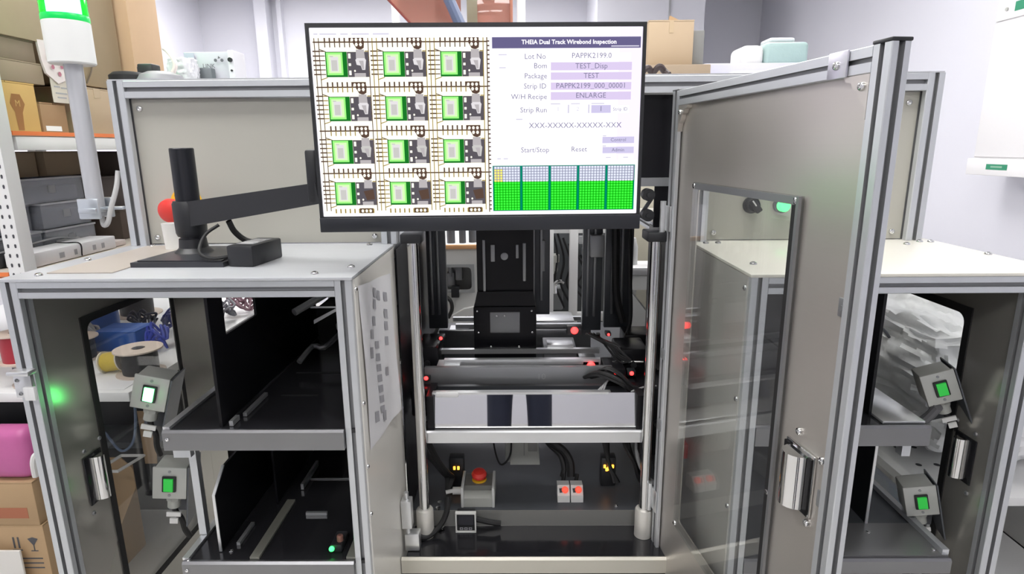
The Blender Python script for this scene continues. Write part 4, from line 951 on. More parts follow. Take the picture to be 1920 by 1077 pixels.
# storage bins on the lower shelf
BINFILL = mat('bin_contents', (.10, .10, .11), .6, noise=.6, nscale=30)
def bin_(label, x0, x1, y0, y1, z0, z1, fill=.55):
    t = thing('storage_bin', label, 'storage bin', ((x0+x1)/2, (y0+y1)/2, z0), 'clear storage bins on the rack')
    obj('bin_wall', MB().holed(lambda u, v, w_: (u, v, w_), (x0, x1, y0, y1), (x0 + .003, x1 - .003, y0 + .003, y1 - .003), .004, z0, z1), CLEARBIN, t)
    obj('bin_base', B(x0 + .003, x1 - .003, y0 + .003, y1 - .003, z0 + .0005, z0 + .003), CLEARBIN, t)
    obj('bin_rim', MB().holed(lambda u, v, w_: (u, v, w_), (x0 - .003, x1 + .004, y0 - .002, y1 + .002), (x0 + .003, x1 - .003, y0 + .003, y1 - .003), .004, z1 + .0002, z1 + .006), mat('bin_rim', (.42, .43, .46), .35), t)
    obj('bin_contents', MB().rbox(x0 + .01, x1 - .012, y0 + .01, y1 - .01, z0 + .004, z0 + (z1 - z0) * fill, r=.006), BINFILL, t)
    obj('bin_label', B(x1 + .0002, x1 + .0010, (y0+y1)/2 - .015, (y0+y1)/2 + .015, z0 + (z1 - z0) * .4, z0 + (z1 - z0) * .75), mat('bin_label', (.30, .31, .33), .6), t)
bin_('clear bin at the bottom of the rack stack, nearest the slotted upright', -1.80, -1.46, 1.60, 1.82, Z1, 1.205)
bin_('clear bin at the bottom of the rack stack with a blue glint', -1.80, -1.455, 1.83, 2.05, Z1, 1.205, .4)
bin_('dark-filled clear bin in the middle row beside the slotted upright', -1.80, -1.50, 1.66, 1.84, 1.2115, 1.285, .9)
bin_('wide clear bin in the middle row of the rack stack', -1.80, -1.47, 1.848, 2.06, 1.2115, 1.285, .7)
bin_('wide clear bin on top of the rack stack', -1.80, -1.48, 1.78, 2.06, 1.2915, 1.362, .7)
b5 = carton('dark carton with red lettering pushed under the upper rack shelf', -1.85, -1.56, 1.62, 1.98, 1.3685, 1.445, CARD3, tape=False)
obj('red_print', MB().box(-1.5595, -1.559, 1.70, 1.80, 1.40, 1.425).box(-1.5595, -1.559, 1.83, 1.86, 1.395, 1.42), INKR, b5)
carton('brown carton under the upper rack shelf, nearer the machine', -1.85, -1.54, 1.99, 2.25, 1.3685, 1.448, CARD3, tape=False)
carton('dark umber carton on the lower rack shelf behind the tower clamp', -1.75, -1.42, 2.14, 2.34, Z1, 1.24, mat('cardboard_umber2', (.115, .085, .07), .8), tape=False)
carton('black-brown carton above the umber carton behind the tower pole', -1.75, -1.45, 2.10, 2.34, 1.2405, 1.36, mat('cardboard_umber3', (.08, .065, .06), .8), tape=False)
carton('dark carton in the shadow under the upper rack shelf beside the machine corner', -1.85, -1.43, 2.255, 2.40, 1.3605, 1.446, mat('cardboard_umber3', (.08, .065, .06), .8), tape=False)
bk = thing('paper_binder', 'thick white printed booklet lying on the lower rack shelf edge', 'booklet', (-1.35, 1.78, Z1))
b_ = MB().rbox(-1.405, -1.322, 1.61, 1.95, Z1 + .0006, Z1 + .040, r=.003); obj('pages', b_, PAPER, bk)
pr = MB()
for (y, w_) in ((1.70, .02), (1.76, .012), (1.84, .014), (1.88, .014)): pr.box(-1.3218, -1.3214, y, y + w_, Z1 + .010, Z1 + .026)
obj('print', pr, INKG, bk, smooth=False, kind='stuff')
obj('elastic_band', MB().tube([(-1.405, 1.80, Z1 + .041), (-1.365, 1.79, Z1 + .0415), (-1.320, 1.785, Z1 + .040), (-1.319, 1.785, Z1 + .003)], .002, n=6), BLACKRUB, bk)
one('paper_pad', MB().rbox(-1.40, -1.335, 1.935, 2.02, Z1 + .0006, Z1 + .018, r=.002), mat('pad_pink', (.70, .62, .60), .7), 'pale pad of paper beside the white booklet on the rack', 'paper pad')
one('black_device', MB().rbox(-1.452, -1.41, 1.60, 1.78, Z1 + .0006, Z1 + .035, r=.005), BLACKPL, 'black flat device with cables in front of the clear bins', 'device')
one('rack_cable', MB().tube([(-1.43, 1.62, Z1 + .038), (-1.42, 1.70, Z1 + .045), (-1.415, 1.78, Z1 + .052), (-1.425, 1.86, Z1 + .048), (-1.42, 1.93, Z1 + .03), (-1.41, 1.99, Z1 + .004)], .003, n=6), mat('cable_grey', (.35, .35, .37), .5), 'thin grey cable lying over the black device on the rack', 'cable')
one('white_connector', MB().rbox(-1.45, -1.42, 1.86, 1.93, Z1 + .0006, Z1 + .04, r=.004), mat('connector_grey', (.40, .40, .41), .5), 'grey plug connector block in front of the blue-glint bin', 'connector')

# ================================================================== WORKBENCH SEEN THROUGH THE LOADER WINDOW
wb = thing('workbench', 'white workbench covered in wire spools, seen through the loader window', 'table', (-1.6, 2.3, 0))
obj('bench_top', MB().rbox(-2.25, -1.075, 1.540, 3.6, .772, .800, r=.003), WHITEM, wb)
for (x, y) in ((-1.62, 1.62), (-1.12, 3.5), (-2.2, 1.62), (-2.2, 3.5)): obj('leg', MB().rbox(x - .02, x + .02, y - .02, y + .02, .0, .7715, r=.003), GREYP, wb)
obj('bench_dark_sheet', B(-2.20, -1.10, 2.20, 2.21, .004, .7715), DARK, wb)  # black sheet added so the space under the bench looks dark
obj('lower_shelf', MB().rbox(-2.15, -1.12, 2.05, 2.199, .36, .385, r=.002), DGREY, wb)
def spool(label, cx, cy, z0, r, h, fm, wm, rw, tilt=None, group='wire spools on the bench'):
    t = thing('wire_spool', label, 'wire spool', (cx, cy, z0), group)
    th = .004
    parts = [('flange', [(r, 0), (r, th)], fm), ('wire', [(rw, th + .0002), (rw * 1.02, h * .3), (rw * 1.02, h * .7), (rw, h - th - .0002)], wm), ('flange', [(r * .24, h - th), (r, h - th), (r, h), (r * .28, h), (r * .24, h - .02)], fm)]
    for nm, pf, m_ in parts:
        mb = MB().lathe((cx, cy, z0), (0, 0, 1), pf, n=32)
        if tilt: mb.rot(tilt[1], tilt[0], (cx, cy, z0 + (r if tilt[2] else 0)))
        if tilt and tilt[2]:
            pass
        obj(nm, mb, m_, t)
    mb = MB().lathe((cx, cy, z0 + h + .0003), (0, 0, 1), [(r * .24, 0), (r * .24, .0006)], n=24)
    if tilt: mb.rot(tilt[1], tilt[0], (cx, cy, z0 + (r if tilt[2] else 0)))
    obj('hub_hole', mb, DARK, t)
    return t
KRAFT = mat('spool_board', (.66, .56, .48), .7); BLKW = mat('black_wire', (.03, .03, .032), .45, bump=.3, bscale=200)
spool('large spool of black wire with pale board flanges at the bench edge', -1.130, 1.690, .8006, .066, .078, KRAFT, BLKW, .048)
spool('yellow wire spool lying on its side beside the large black spool', -1.212, 1.700, .8006, .034, .06, mat('spool_clear', (.72, .68, .60), .4), mat('yellow_wire', (.66, .50, .08), .4, bump=.3, bscale=200), .028, ('Y', 80, True))
spool('spool of dark wire at the left edge of the bench window', -1.40, 1.815, .8006, .055, .075, KRAFT, BLKW, .042)
spool('spool of blue wire at the back of the bench', -1.50, 2.06, .8006, .075, .115, KRAFT, mat('blue_wire', (.05, .12, .40), .4), .06)
spool('spool of dark wire standing behind the blue spool', -1.55, 2.35, .8006, .09, .16, KRAFT, BLKW, .06)
spool('red wire spool at the far left above a dark spool', -1.415, 1.605, .8696, .050, .085, KRAFT, mat('red_wire', (.42, .03, .05), .4), .038)
spool('dark purple wire spool at the far left bench corner', -1.395, 1.615, .8006, .050, .068, KRAFT, mat('purple_wire', (.06, .05, .09), .45), .042)
carton('deep blue box on the bench behind the yellow spool', -1.40, -1.262, 1.885, 1.99, .8006, .868, mat('blue_card', (.02, .10, .40), .55), tape=False)
carton('dark maroon carton on the bench beside the window edge', -1.20, -1.10, 1.99, 2.10, .8006, .90, mat('maroon_card', (.17, .06, .07), .7), tape=False)
carton('white carton with grey print standing at the back of the bench', -1.42, -1.345, 2.50, 2.60, .8006, 1.09, mat('white_card', (.70, .70, .74), .7), tape=False)
# cable tangles: each one a coil of its own
for i, (cx, cy, r, col, nm) in enumerate(((-1.365, 2.09, .045, (.05, .05, .07), 'black'), (-1.255, 2.12, .05, (.03, .04, .18), 'navy'), (-1.14, 2.22, .05, (.30, .30, .34), 'grey'), (-1.25, 2.28, .05, (.04, .04, .06), 'dark'), (-1.20, 1.90, .035, (.03, .06, .45), 'bright blue'), (-1.46, 1.93, .04, (.45, .45, .46), 'silver'), (-1.12, 2.36, .06, (.28, .16, .2), 'reddish'))):
    pts = []
    for k in range(42):
        a = k * .75 + i; rr = r * (.7 + .35 * math.sin(k * 1.7 + i))
        pts.append((cx + rr * math.cos(a), cy + rr * math.sin(a), .806 + .001 * k + .022 * (1 + math.sin(k * 2.3 + i))))
    one('cable_coil', MB().tube(pts, .0045, n=6, smooth=4), mat('coil_' + nm.replace(' ', '_'), col, .45), 'loose coil of %s cable heaped on the bench' % nm, 'cable', 'cable coils on the bench')
one('white_sheet', MB().box(-1.30, -1.10, 1.558, 1.66, .8004, .8014), PAPER, 'white sheet on the bench edge under the spools', 'paper')
one('bench_lead', MB().tube([(-1.20, 1.57, .803), (-1.24, 1.60, .82), (-1.285, 1.65, .835), (-1.31, 1.71, .82), (-1.34, 1.75, .804)], .003, n=6), BLACKRUB, 'thin black lead curving beside the yellow spool', 'cable')
# under and beside the bench
cb5 = thing('cardboard_box', 'open cardboard box with raised flaps under the workbench', 'box', (-1.40, 1.84, 0))
obj('carton_body', MB().holed(lambda u, v, w_: (u, v, w_), (-1.66, -1.41, 1.72, 1.98), (-1.655, -1.415, 1.725, 1.975), .002, 0.0005, .34), CARD, cb5)
obj('top_flap', MB().prism([(-1.43, .335), (-1.40, .20), (-1.36, .20), (-1.285, .35), (-1.285, .42), (-1.32, .46), (-1.43, .46)], 'y', 1.80, 1.804), CARD, cb5)
obj('top_flap', MB().prism([(-1.36, .34), (-1.318, .34), (-1.300, .52), (-1.310, .545), (-1.36, .545)], 'y', 1.975, 1.979), CARD, cb5)
one('wire_stand', MB().tube([(-1.315, 1.80, .468), (-1.24, 1.80, .468), (-1.262, 1.70, .468), (-1.33, 1.70, .468), (-1.315, 1.80, .468)], .005, n=8, smooth=0), WHITEM, 'bent white wire frame lying on the open box flaps', 'wire frame')
one('bench_hose', MB().tube([(-1.28, 1.70, .60), (-1.21, 1.66, .56), (-1.165, 1.66, .60), (-1.16, 1.68, .70), (-1.18, 1.70, .77)], .004, n=8), mat('blue_grey_hose', (.10, .14, .22), .5), 'thin blue-grey hose looping under the bench edge', 'hose')
lb = carton('cardboard box at the lower left with printed handling marks', -1.78, -1.333, 1.475, 1.535, .0006, .432, CARD, 'y', tape=False)
pr = MB()
for (x, w_) in ((-1.425, .005), (-1.412, .005)): pr.box(x, x + w_, 1.4740, 1.4745, .36, .395)
pr.box(-1.43, -1.402, 1.4740, 1.4745, .352, .356)
pr.add([(-1.383, 1.4742, .39), (-1.368, 1.4742, .395), (-1.353, 1.4742, .39), (-1.368, 1.4742, .367)], [(0, 1, 2, 3)]); pr.box(-1.3695, -1.3665, 1.4740, 1.4745, .352, .37); pr.box(-1.378, -1.358, 1.4740, 1.4745, .350, .353)
for z in (.325, .31, .295): pr.box(-1.42, -1.35, 1.4740, 1.4745, z, z + .004)
obj('handling_marks', pr, INK, lb, smooth=False, kind='stuff')
lb2 = carton('cardboard box with a red printed stripe, stacked at the lower left', -1.78, -1.338, 1.475, 1.535, .4326, .565, CARD, 'y', tape=False)
obj('red_stripe', MB().box(-1.50, -1.365, 1.4740, 1.4746, .455, .487), mat('stripe_red', (.42, .15, .08), .7), lb2)
bg = MB().rbox(-1.47, -1.338, 1.48, 1.55, .5656, .715, r=.03, seg=4); one('pink_bag', bg, mat('pink_plastic', (.55, .13, .34), .4, noise=.15, nscale=8, bump=.3, bscale=12), 'pink plastic bag on top of the lower left cartons', 'bag')
one('blue_cloth', MB().rbox(-1.352, -1.325, 1.53, 1.556, .5656, .69, r=.008), mat('blue_cloth', (.05, .30, .62), .6), 'strip of light blue plastic beside the pink bag', 'plastic bag')
one('white_cable_bundle', MB().tube([(-1.336, 1.49, .575), (-1.33, 1.485, .62), (-1.322, 1.49, .64), (-1.318, 1.50, .60), (-1.328, 1.505, .572)], .008, n=8), WHITEP, 'small white cable bundle beside the pink bag', 'cable')
one('foam_board', MB().rbox(-1.70, -1.385, 1.445, 1.452, .0006, .372, r=.002), mat('panel_white', (.74, .72, .68), .5, bump=.15, bscale=6), 'white board leaning at the bottom left corner against the boxes', 'board')

# ================================================================== THINGS ON TOP OF THE MACHINE
ZM = 1.6148
one('tape_roll', MB().lathe((-.985 + .0, 1.60, ZM), (0, 0, 1), [(.044, 0), (.044, .018), (.034, .026), (.02, .028)], n=28), BLACKRUB, 'low black dome of a reel on the machine corner beside the tower', 'reel')
one('grey_reel', MB().lathe((-.915, 1.62, ZM), (0, 0, 1), [(.060, 0), (.058, .008), (.050, .020), (.030, .029), (.01, .031)], n=36), mat('reel_grey', (.26, .26, .28), .4), 'shallow grey dished reel lid near the tower corner', 'reel')
one('black_lens_cap', MB().lathe((-1.0, 1.70, ZM), (0, 0, 1), [(.018, 0), (.018, .05), (.014, .058), (.006, .06)], n=20), mat('navy_black', (.02, .02, .03), .3), 'small black knob-shaped part behind the reels', 'knob')
hk = MB().tube([(-.905, 1.66, ZM + .028), (-.895, 1.66, 1.665), (-.900, 1.66, 1.685), (-.912, 1.66, 1.702), (-.920, 1.66, 1.708)], .006, n=10); one('white_hook', hk, mat('hook_white', (.80, .70, .68), .4), 'curved white plastic hook standing on the grey reel', 'hook')
bt_ = thing('black_tray', 'small black tray on the machine top beside the crumpled white bag', 'tray', (-.905, 1.72, ZM))
obj('tray_body', MB().rbox(-.985, -.945, 1.64, 1.68, ZM + .0002, 1.668, r=.004), BLACKPL, bt_)
obj('tray_foot', MB().rbox(-.945, -.935, 1.65, 1.68, ZM + .0002, ZM + .012, r=.002), BLACKPL, bt_)
ed = thing('electronic_module', 'white boxed electronic module with black knob on the machine top', 'module', (-.85, 1.78, ZM))
obj('module_body', MB().rbox(-.925, -.800, 1.765, 1.83, ZM + .0002, 1.713, r=.002), mat('module_white', (.52, .53, .58), .45), ed)
obj('module_end', MB().rbox(-.7995, -.782, 1.755, 1.83, ZM + .0002, 1.716, r=.003), mat('module_end_white', (.64, .64, .68), .45), ed)
obj('module_label', B(-.921, -.893, 1.7585, 1.7597, 1.690, 1.709), mat('label_bluegrey', (.45, .48, .58), .5), ed)
obj('module_mark', MB().cyl((-.825, 1.7597, 1.697), (-.825, 1.759, 1.697), .0045, n=3).cyl((-.835, 1.7597, 1.690), (-.835, 1.759, 1.690), .0045, n=8).cyl((-.817, 1.7597, 1.690), (-.817, 1.759, 1.690), .0045, n=8), mat('mark_dark', (.12, .12, .14), .5), ed)
obj('module_knob', MB().cyl((-.791, 1.7548, 1.690), (-.791, 1.749, 1.690), .006, n=16).cyl((-.790, 1.7548, 1.662), (-.790, 1.752, 1.662), .003, n=12), BLACKPL, ed)
obj('module_terminal', MB().rbox(-.872, -.838, 1.735, 1.7595, ZM + .0002, 1.668, r=.003), mat('terminal_grey', (.14, .16, .17), .5), ed)
tm = MB(); text_mesh(tm, 'LINK', lambda u, v, w_: (-.855 + u, 1.759, 1.675 + v), 0, 0, .016); obj('module_lettering', tm, mat('mark_dark', (.12, .12, .14)), ed, smooth=False)
def crumple(label, name, x0, x1, y0, y1, z0, z1, m, seed, amp, cat, n=14, rnd=.35):
    bm = bmesh.new(); bmesh.ops.create_cube(bm, size=1); bmesh.ops.subdivide_edges(bm, edges=bm.edges[:], cuts=n, use_grid_fill=True)
    from mathutils import noise
    mb = MB(); bm.verts.index_update()
    for v in bm.verts:
        p = v.co.copy(); q = p.copy()
        ln = max(abs(p.x), abs(p.y), abs(p.z)); sph = p.normalized() * .5
        p = p.lerp(sph, rnd)
        w_ = Vector((x0 + (p.x + .5) * (x1 - x0), y0 + (p.y + .5) * (y1 - y0), z0 + (p.z + .5) * (z1 - z0)))
        nn = .6 * noise.noise(Vector((q.x * 4 + seed, q.y * 4, q.z * 4))) - .9 * abs(noise.noise(Vector((q.x * 5, q.y * 7 + seed, q.z * 6)))) - .5 * abs(noise.noise(Vector((q.x * 13 + q.y * 5, q.y * 11 + seed, q.z * 13)))) + .3
        nv = Vector((q.x * (x1-x0)**0, q.y, q.z)).normalized()
        w_ += nv * nn * amp
        w_.z = max(w_.z, z0)
        mb.v.append(w_)
    for f in bm.faces: mb.f.append(tuple(v.index for v in f.verts)); mb.mi.append(0)
    bm.free()
    return one(name, mb, m, label, cat)
crumple('crumpled white plastic bag in front of the electronic module', 'plastic_bag', -.935, -.865, 1.685, 1.732, ZM + .0002, 1.690, mat('bag_white', (.66, .66, .70), .35, bump=.4, bscale=40), 3, .008, 'bag')
# right end: carton, grey panel, white boards, green sponge pack
fp = one('flat_carton', MB().rbox(.36, .545, 1.80, 2.05, ZM + .0002, 1.672, r=.003), CARD3, 'flat brown carton under the small cardboard box', 'box')
cbx = carton('small square cardboard box with an open flap on top of the machine', .378, .508, 1.86, 1.99, 1.6725, 1.800, CARD2, 'y')
fpn = MB().prism([(.45, 1.800), (.508, 1.800), (.455, 1.825), (.452, 1.823)], 'y', 1.93, 1.933); obj('open_flap', fpn, CARD, cbx)
one('metal_offcut', MB().rbox(.512, .545, 1.88, 1.90, 1.6722, 1.775, r=.002), mat('panel_grey', (.22, .22, .21), .5), 'dark grey upright plate beside the small cardboard box', 'plate')
one('black_wire_bundle', MB().tube([(.31, 1.62, ZM + .01), (.33, 1.62, 1.642), (.345, 1.63, 1.632), (.36, 1.62, 1.645), (.375, 1.63, 1.635), (.385, 1.62, ZM + .01)], .008, n=8), mat('bundle_dark', (.04, .025, .025), .5), 'small dark bundle of wires below the cardboard box', 'wires')
one('white_board', MB().rbox(.55, .985, 1.62, 2.2, ZM + .0002, ZM + .018, r=.002), mat('board_lilac', (.66, .66, .74), .45), 'flat pale board lying on the machine top behind the door', 'board')
one('white_board', MB().rbox(.56, 1.00, 1.92, 2.25, ZM + .0192, 1.6885, r=.003), mat('board_lilac2', (.60, .60, .70), .45), 'thick lilac-grey slab under the green sponge pack', 'slab')
sp = thing('sponge_pack', 'soft white and pale green wrapped pack on the machine top', 'pack', (.82, 2.06, 1.689))
sm_ = MB().rbox(.70, .770, 2.0, 2.12, 1.6889, 1.752, r=.018, seg=4); obj('white_end', sm_, WHITEP, sp)
sm_ = MB().rbox(.7705, .905, 1.995, 2.125, 1.6889, 1.760, r=.014, seg=4); obj('green_block', sm_, mat('pale_green', (.38, .52, .50), .5, bump=.3, bscale=25), sp)
sm_ = MB().rbox(.79, .87, 2.02, 2.10, 1.7602, 1.776, r=.007, seg=3); obj('wrap_fold', sm_, mat('wrap_clear', (.62, .66, .68), .3), sp)

# ================================================================== BACK OF THE ROOM, SEEN THROUGH THE BAY
wm = thing('bonding_machine', 'white machine with a rounded front opening, seen through the back of the bay', 'machine', (-.33, 3.3, 0))
WMP = mat('warm_white_machine', (.74, .74, .72), .4)
obj('machine_front', MB().holed(lambda u, v, w_: (u, 3.0 + w_, v), (-.75, -.02, .50, .95), (-.62, -.235, .735, .862), .025, 0, .02), WMP, wm)
obj('machine_body', MB().box(-.75, -.02, 3.13, 3.7, .50, .95).box(-.75, -.73, 3.02, 3.13, .50, .95).box(-.04, -.02, 3.02, 3.13, .50, .95).box(-.73, -.04, 3.02, 3.13, .93, .95), WMP, wm)
obj('machine_base', MB().rbox(-.75, -.02, 3.02, 3.7, .02, .497, r=.005), GREYPL, wm)
obj('front_bulge', MB().prism([(-.42, .52), (-.05, .52), (-.05, .66), (-.18, .665), (-.28, .645), (-.36, .60)], 'y', 2.965, 2.999), WMP, wm)
obj('wood_strip', MB().rbox(-.75, -.02, 2.990, 3.012, .9505, .972, r=.003), mat('wood_orange', (.70, .38, .18), .5), wm)
obj('window_frame', MB().holed(lambda u, v, w_: (u, 2.994 + w_, v), (-.63, -.225, .725, .872), (-.615, -.24, .74, .857), .022, 0, .0055), mat('frame_grey', (.40, .41, .42), .4), wm)
obj('gripper', MB().rbox(-.37, -.33, 3.04, 3.1, .74, .82, r=.004).rbox(-.325, -.29, 3.03, 3.08, .78, .855, r=.004).cyl((-.35, 3.05, .80), (-.35, 3.05, .88), .012), GREYP, wm)
obj('gripper_block', MB().rbox(-.345, -.305, 2.985, 3.04, .70, .755, r=.004), BLACKPL, wm)
obj('top_tools', MB().cyl((-.35, 3.1, .9655), (-.35, 3.1, 1.05), .022).cyl((-.29, 3.1, .9655), (-.29, 3.1, 1.06), .018).cyl((-.24, 3.12, .9655), (-.24, 3.12, 1.05), .02), DGREY, wm)
obj('front_cable', MB().tube([(-.36, 2.97, .60), (-.34, 2.955, .65), (-.345, 2.955, .69), (-.37, 2.97, .71)], .01, n=8), BLACKRUB, wm)
tm = MB(); text_mesh(tm, 'UM 30', lambda u, v, w_: (u, 2.9645, v), -.235, .60, .028); obj('machine_lettering', tm, INKG, wm, smooth=False)
wf = thing('white_frame_machine', 'white framed equipment with hoses and valves seen through the bay', 'machine', (.25, 3.1, 0))
for x in (.135, .258, .46): obj('frame_post', MB().rbox(x, x + .042, 3.0, 3.04, .02, 1.12, r=.003), WHITEM, wf)
for z in (.555, 1.02): obj('frame_rail', MB().rbox(.10, .52, 3.041, 3.08, z, z + .045, r=.003), WHITEM, wf)
obj('dark_backing', B(.10, .52, 3.25, 3.26, .30, 1.12), mat('backing_dark', (.06, .065, .07), .6), wf)
obj('air_filter', MB().lathe((.185, 3.10, .80), (0, 0, 1), [(.012, 0), (.02, .02), (.022, .06), (.028, .062), (.028, .10), (.015, .105)], n=20), mat('filter_grey', (.50, .50, .46), .4), wf)
obj('pump', MB().cyl((.35, 3.12, .72), (.42, 3.12, .72), .045, n=24).rbox(.33, .40, 3.1, 3.16, .80, .93, r=.008).rbox(.40, .44, 3.08, 3.14, .88, 1.0, r=.005), DGREY, wf)
obj('grey_tank', MB().rbox(.14, .235, 3.1, 3.2, .60, .72, r=.01), mat('tank_grey', (.36, .37, .38), .5), wf)
hs = MB()
for q in range(6): hs.tube([(.17 + .03 * q, 3.09, 1.05 - .03 * q), (.20 + .035 * q, 3.08, .90 - .02 * q), (.19 + .03 * q, 3.09, .75), (.24 + .03 * q, 3.08, .62 + .02 * q)], .006, n=6)
obj('hoses', hs, BLACKRUB, wf)
obj('silver_elbow', MB().tube([(.19, 3.07, .70), (.19, 3.07, .75), (.215, 3.07, .765), (.235, 3.07, .755)], .01, n=10), CHROME, wf)
obj('valves', MB().rbox(.31, .335, 3.07, 3.1, .96, 1.0, r=.003).rbox(.345, .37, 3.07, 3.1, .93, .97, r=.003).rbox(.38, .40, 3.07, 3.1, .84, .87, r=.003), ALU2, wf)
one('beige_partition', MB().rbox(.52, .95, 2.95, 2.98, .0006, 1.35, r=.003), mat('partition_beige', (.58, .55, .44), .6), 'beige partition panel behind the right side of the bay', 'partition')
pw = thing('white_container', 'white plastic container behind the bay on the right', 'container', (.57, 2.7, .0))
obj('container_body', MB().rbox(.47, .68, 2.62, 2.78, .0006, .89, r=.006), WHITEP, pw)
obj('container_lid', MB().rbox(.465, .685, 2.615, 2.785, .8905, .925, r=.006), mat('lid_white', (.85, .85, .86), .4), pw)
one('blue_bottle', MB().lathe((.62, 2.66, .9256), (0, 0, 1), [(.022, 0), (.022, .09), (.010, .11), (.010, .13), (.012, .132), (.012, .15), (.005, .152)], n=20), mat('bottle_blue', (.05, .08, .20), .3), 'dark blue bottle standing on the white container', 'bottle')
one('white_bottle', MB().lathe((.515, 2.70, .9256), (0, 0, 1), [(.024, 0), (.024, .08), (.018, .10), (.014, .12), (.004, .122)], n=20), mat('bottle_white', (.72, .72, .70), .4), 'small white bottle standing on the white container', 'bottle')
# amber hood far behind the monitor
AMB = clear_mat('amber_acrylic', (.90, .56, .47), .06, .05, .50, (.52, .29, .23))
ah = thing('amber_hood', 'tall frame with tinted amber acrylic panels rising behind the monitor', 'hood', (-.3, 3.3, 0))
obj('hood_panel', MB().add([(-.66, 3.02, 2.18), (-.46, 3.02, 1.97), (-.30, 3.02, 1.97), (-.40, 3.02, 2.18), (-.66, 3.026, 2.18), (-.46, 3.026, 1.97), (-.30, 3.026, 1.97), (-.40, 3.026, 2.18)], [(0, 1, 2, 3), (7, 6, 5, 4), (0, 4, 5, 1), (1, 5, 6, 2), (2, 6, 7, 3), (3, 7, 4, 0)]), AMB, ah)
obj('hood_panel', B(-.385, -.265, 3.06, 3.066, 1.96, 2.20), AMB, ah)
obj('hood_panel', MB().rbox(-.185, -.03, 3.02, 3.026, 1.96, 2.20, r=.001), AMB, ah)
obj('hood_brace', MB().tube([(-.36, 3.0, 2.22), (-.24, 3.0, 1.95)], .026, n=10, smooth=0), mat('slate_blue_paint', (.14, .18, .30), .45), ah)
obj('hood_edge', MB().tube([(-.655, 3.015, 2.18), (-.455, 3.015, 1.97)], .006, n=6, smooth=0), mat('edge_maroon', (.30, .07, .06), .5), ah)
obj('hood_edge', MB().rbox(-.033, -.02, 3.012, 3.03, 1.95, 2.22, r=.002), mat('edge_amber', (.50, .20, .13), .5), ah)
obj('hood_post', MB().rbox(.0, .04, 3.1, 3.14, 0, 2.3, r=.003), WHITEM, ah); obj('hood_post', MB().rbox(-.72, -.68, 3.72, 3.76, 0, 2.3, r=.003), WHITEM, ah)
obj('hood_beam', MB().rbox(-.72, .04, 3.02, 3.06, 1.90, 1.94, r=.003), WHITEM, ah); obj('hood_post', MB().rbox(-.80, -.76, 3.02, 3.06, 0, 1.96, r=.003), WHITEM, ah)
obj('hood_backing', B(-.255, -.19, 3.30, 3.31, 1.94, 2.2), mat('backing_olive', (.33, .31, .22), .6), ah)

# ================================================================== RIGHT-HAND SIDE
wbx = thing('wall_cabinet', 'white wall-mounted steel box with small green labels on the right wall', 'wall box', (2.0, 2.2, 1.32))
XF = 1.945
WBX = mat('wallbox_white', (.80, .79, .80), .45)
obj('box_body', MB().rbox(XF + .006, XR - .001, 1.75, 2.66, 1.325, 2.20, r=.004), WBX, wbx)
obj('box_door', MB().rbox(XF, XF + .0055, 1.755, 2.652, 1.392, 1.917, r=.002), WBX, wbx)
obj('box_door', MB().rbox(XF, XF + .0055, 1.755, 2.652, 1.926, 2.195, r=.002), WBX, wbx)
obj('base_strip', MB().rbox(XF - .014, XF + .0055, 1.745, 2.668, 1.318, 1.386, r=.003), WBX, wbx)
gl = obj('green_label', B(XF - .0150, XF - .0142, 2.445, 2.555, 1.342, 1.364), mat('label_green', (.02, .25, .13), .5), wbx)
lm = MB().box(XF - .0156, XF - .0151, 2.47, 2.53, 1.350, 1.357); obj('label_lettering', lm, mat('label_green_pale', (.25, .45, .33), .5), wbx, smooth=False)
obj('green_label', B(XF - .0008, XF - .0001, 2.50, 2.56, 1.950, 1.985), mat('label_green', (.02, .25, .13)), wbx)
obj('lock', MB().cyl((XF - .001, 2.60, 1.965), (XF - .004, 2.60, 1.965), .007, n=16), GREYPL, wbx)
wc = thing('white_locker', 'white rolling cabinet on black casters beside the right wall', 'cabinet', (1.85, 1.9, 0))
obj('locker_body', MB().rbox(1.655, 2.07, 1.30, 2.45, .150, .98, r=.006), mat('locker_white', (.70, .70, .69), .45), wc)
obj('locker_base', MB().rbox(1.665, 2.06, 1.31, 2.44, .118, .149, r=.003), BLACKPL, wc)
for (x, y) in ((1.72, 1.78), (1.72, 2.38), (2.0, 1.4), (2.0, 2.38)):
    c_ = obj('caster', MB().cyl((x - .012, y, .038), (x + .012, y, .038), .038, n=24), BLACKRUB, wc)
    obj('caster_fork', MB().box(x - .018, x - .014, y - .02, y + .02, .03, .117).box(x + .014, x + .018, y - .02, y + .02, .03, .117).cyl((x - .02, y, .038), (x + .02, y, .038), .012, n=12), CHROME, c_)
ct = thing('parts_cart', 'white cart with a perforated top board, seen through the unloader window', 'cart', (1.32, 1.95, 0))
obj('cart_top', MB().rbox(1.02, 1.63, 1.36, 2.62, .560, .585, r=.003), WHITEM, ct)
hm = MB()
for i in range(7):
    for j in range(3): hm.cyl((1.10 + j * .05, 1.52 + i * .1, .5852), (1.10 + j * .05, 1.52 + i * .1, .5856), .008, n=10)
obj('board_holes', hm, BLACKPL, ct, kind='stuff')
for (x, y) in ((1.10, 1.45), (1.57, 1.45), (1.10, 2.47), (1.57, 2.47)): obj('leg', MB().rbox(x - .015, x + .015, y - .015, y + .015, .0, .5595, r=.002), GREYP, ct)
obj('cart_shelf', MB().rbox(1.085, 1.59, 1.44, 2.48, .18, .20, r=.003), WHITEM, ct)
WRAP = mat('bubble_wrap', (.93, .945, .98), .30, bump=.35, bscale=30, noise=.08, nscale=7)
bag_ = crumple('big crumpled silvery plastic bag on the cart behind the unloader window', 'plastic_bag', 1.03, 1.58, 1.36, 2.62, .5858, 1.00, WRAP, 11, .05, 'bag', n=44, rnd=.7)
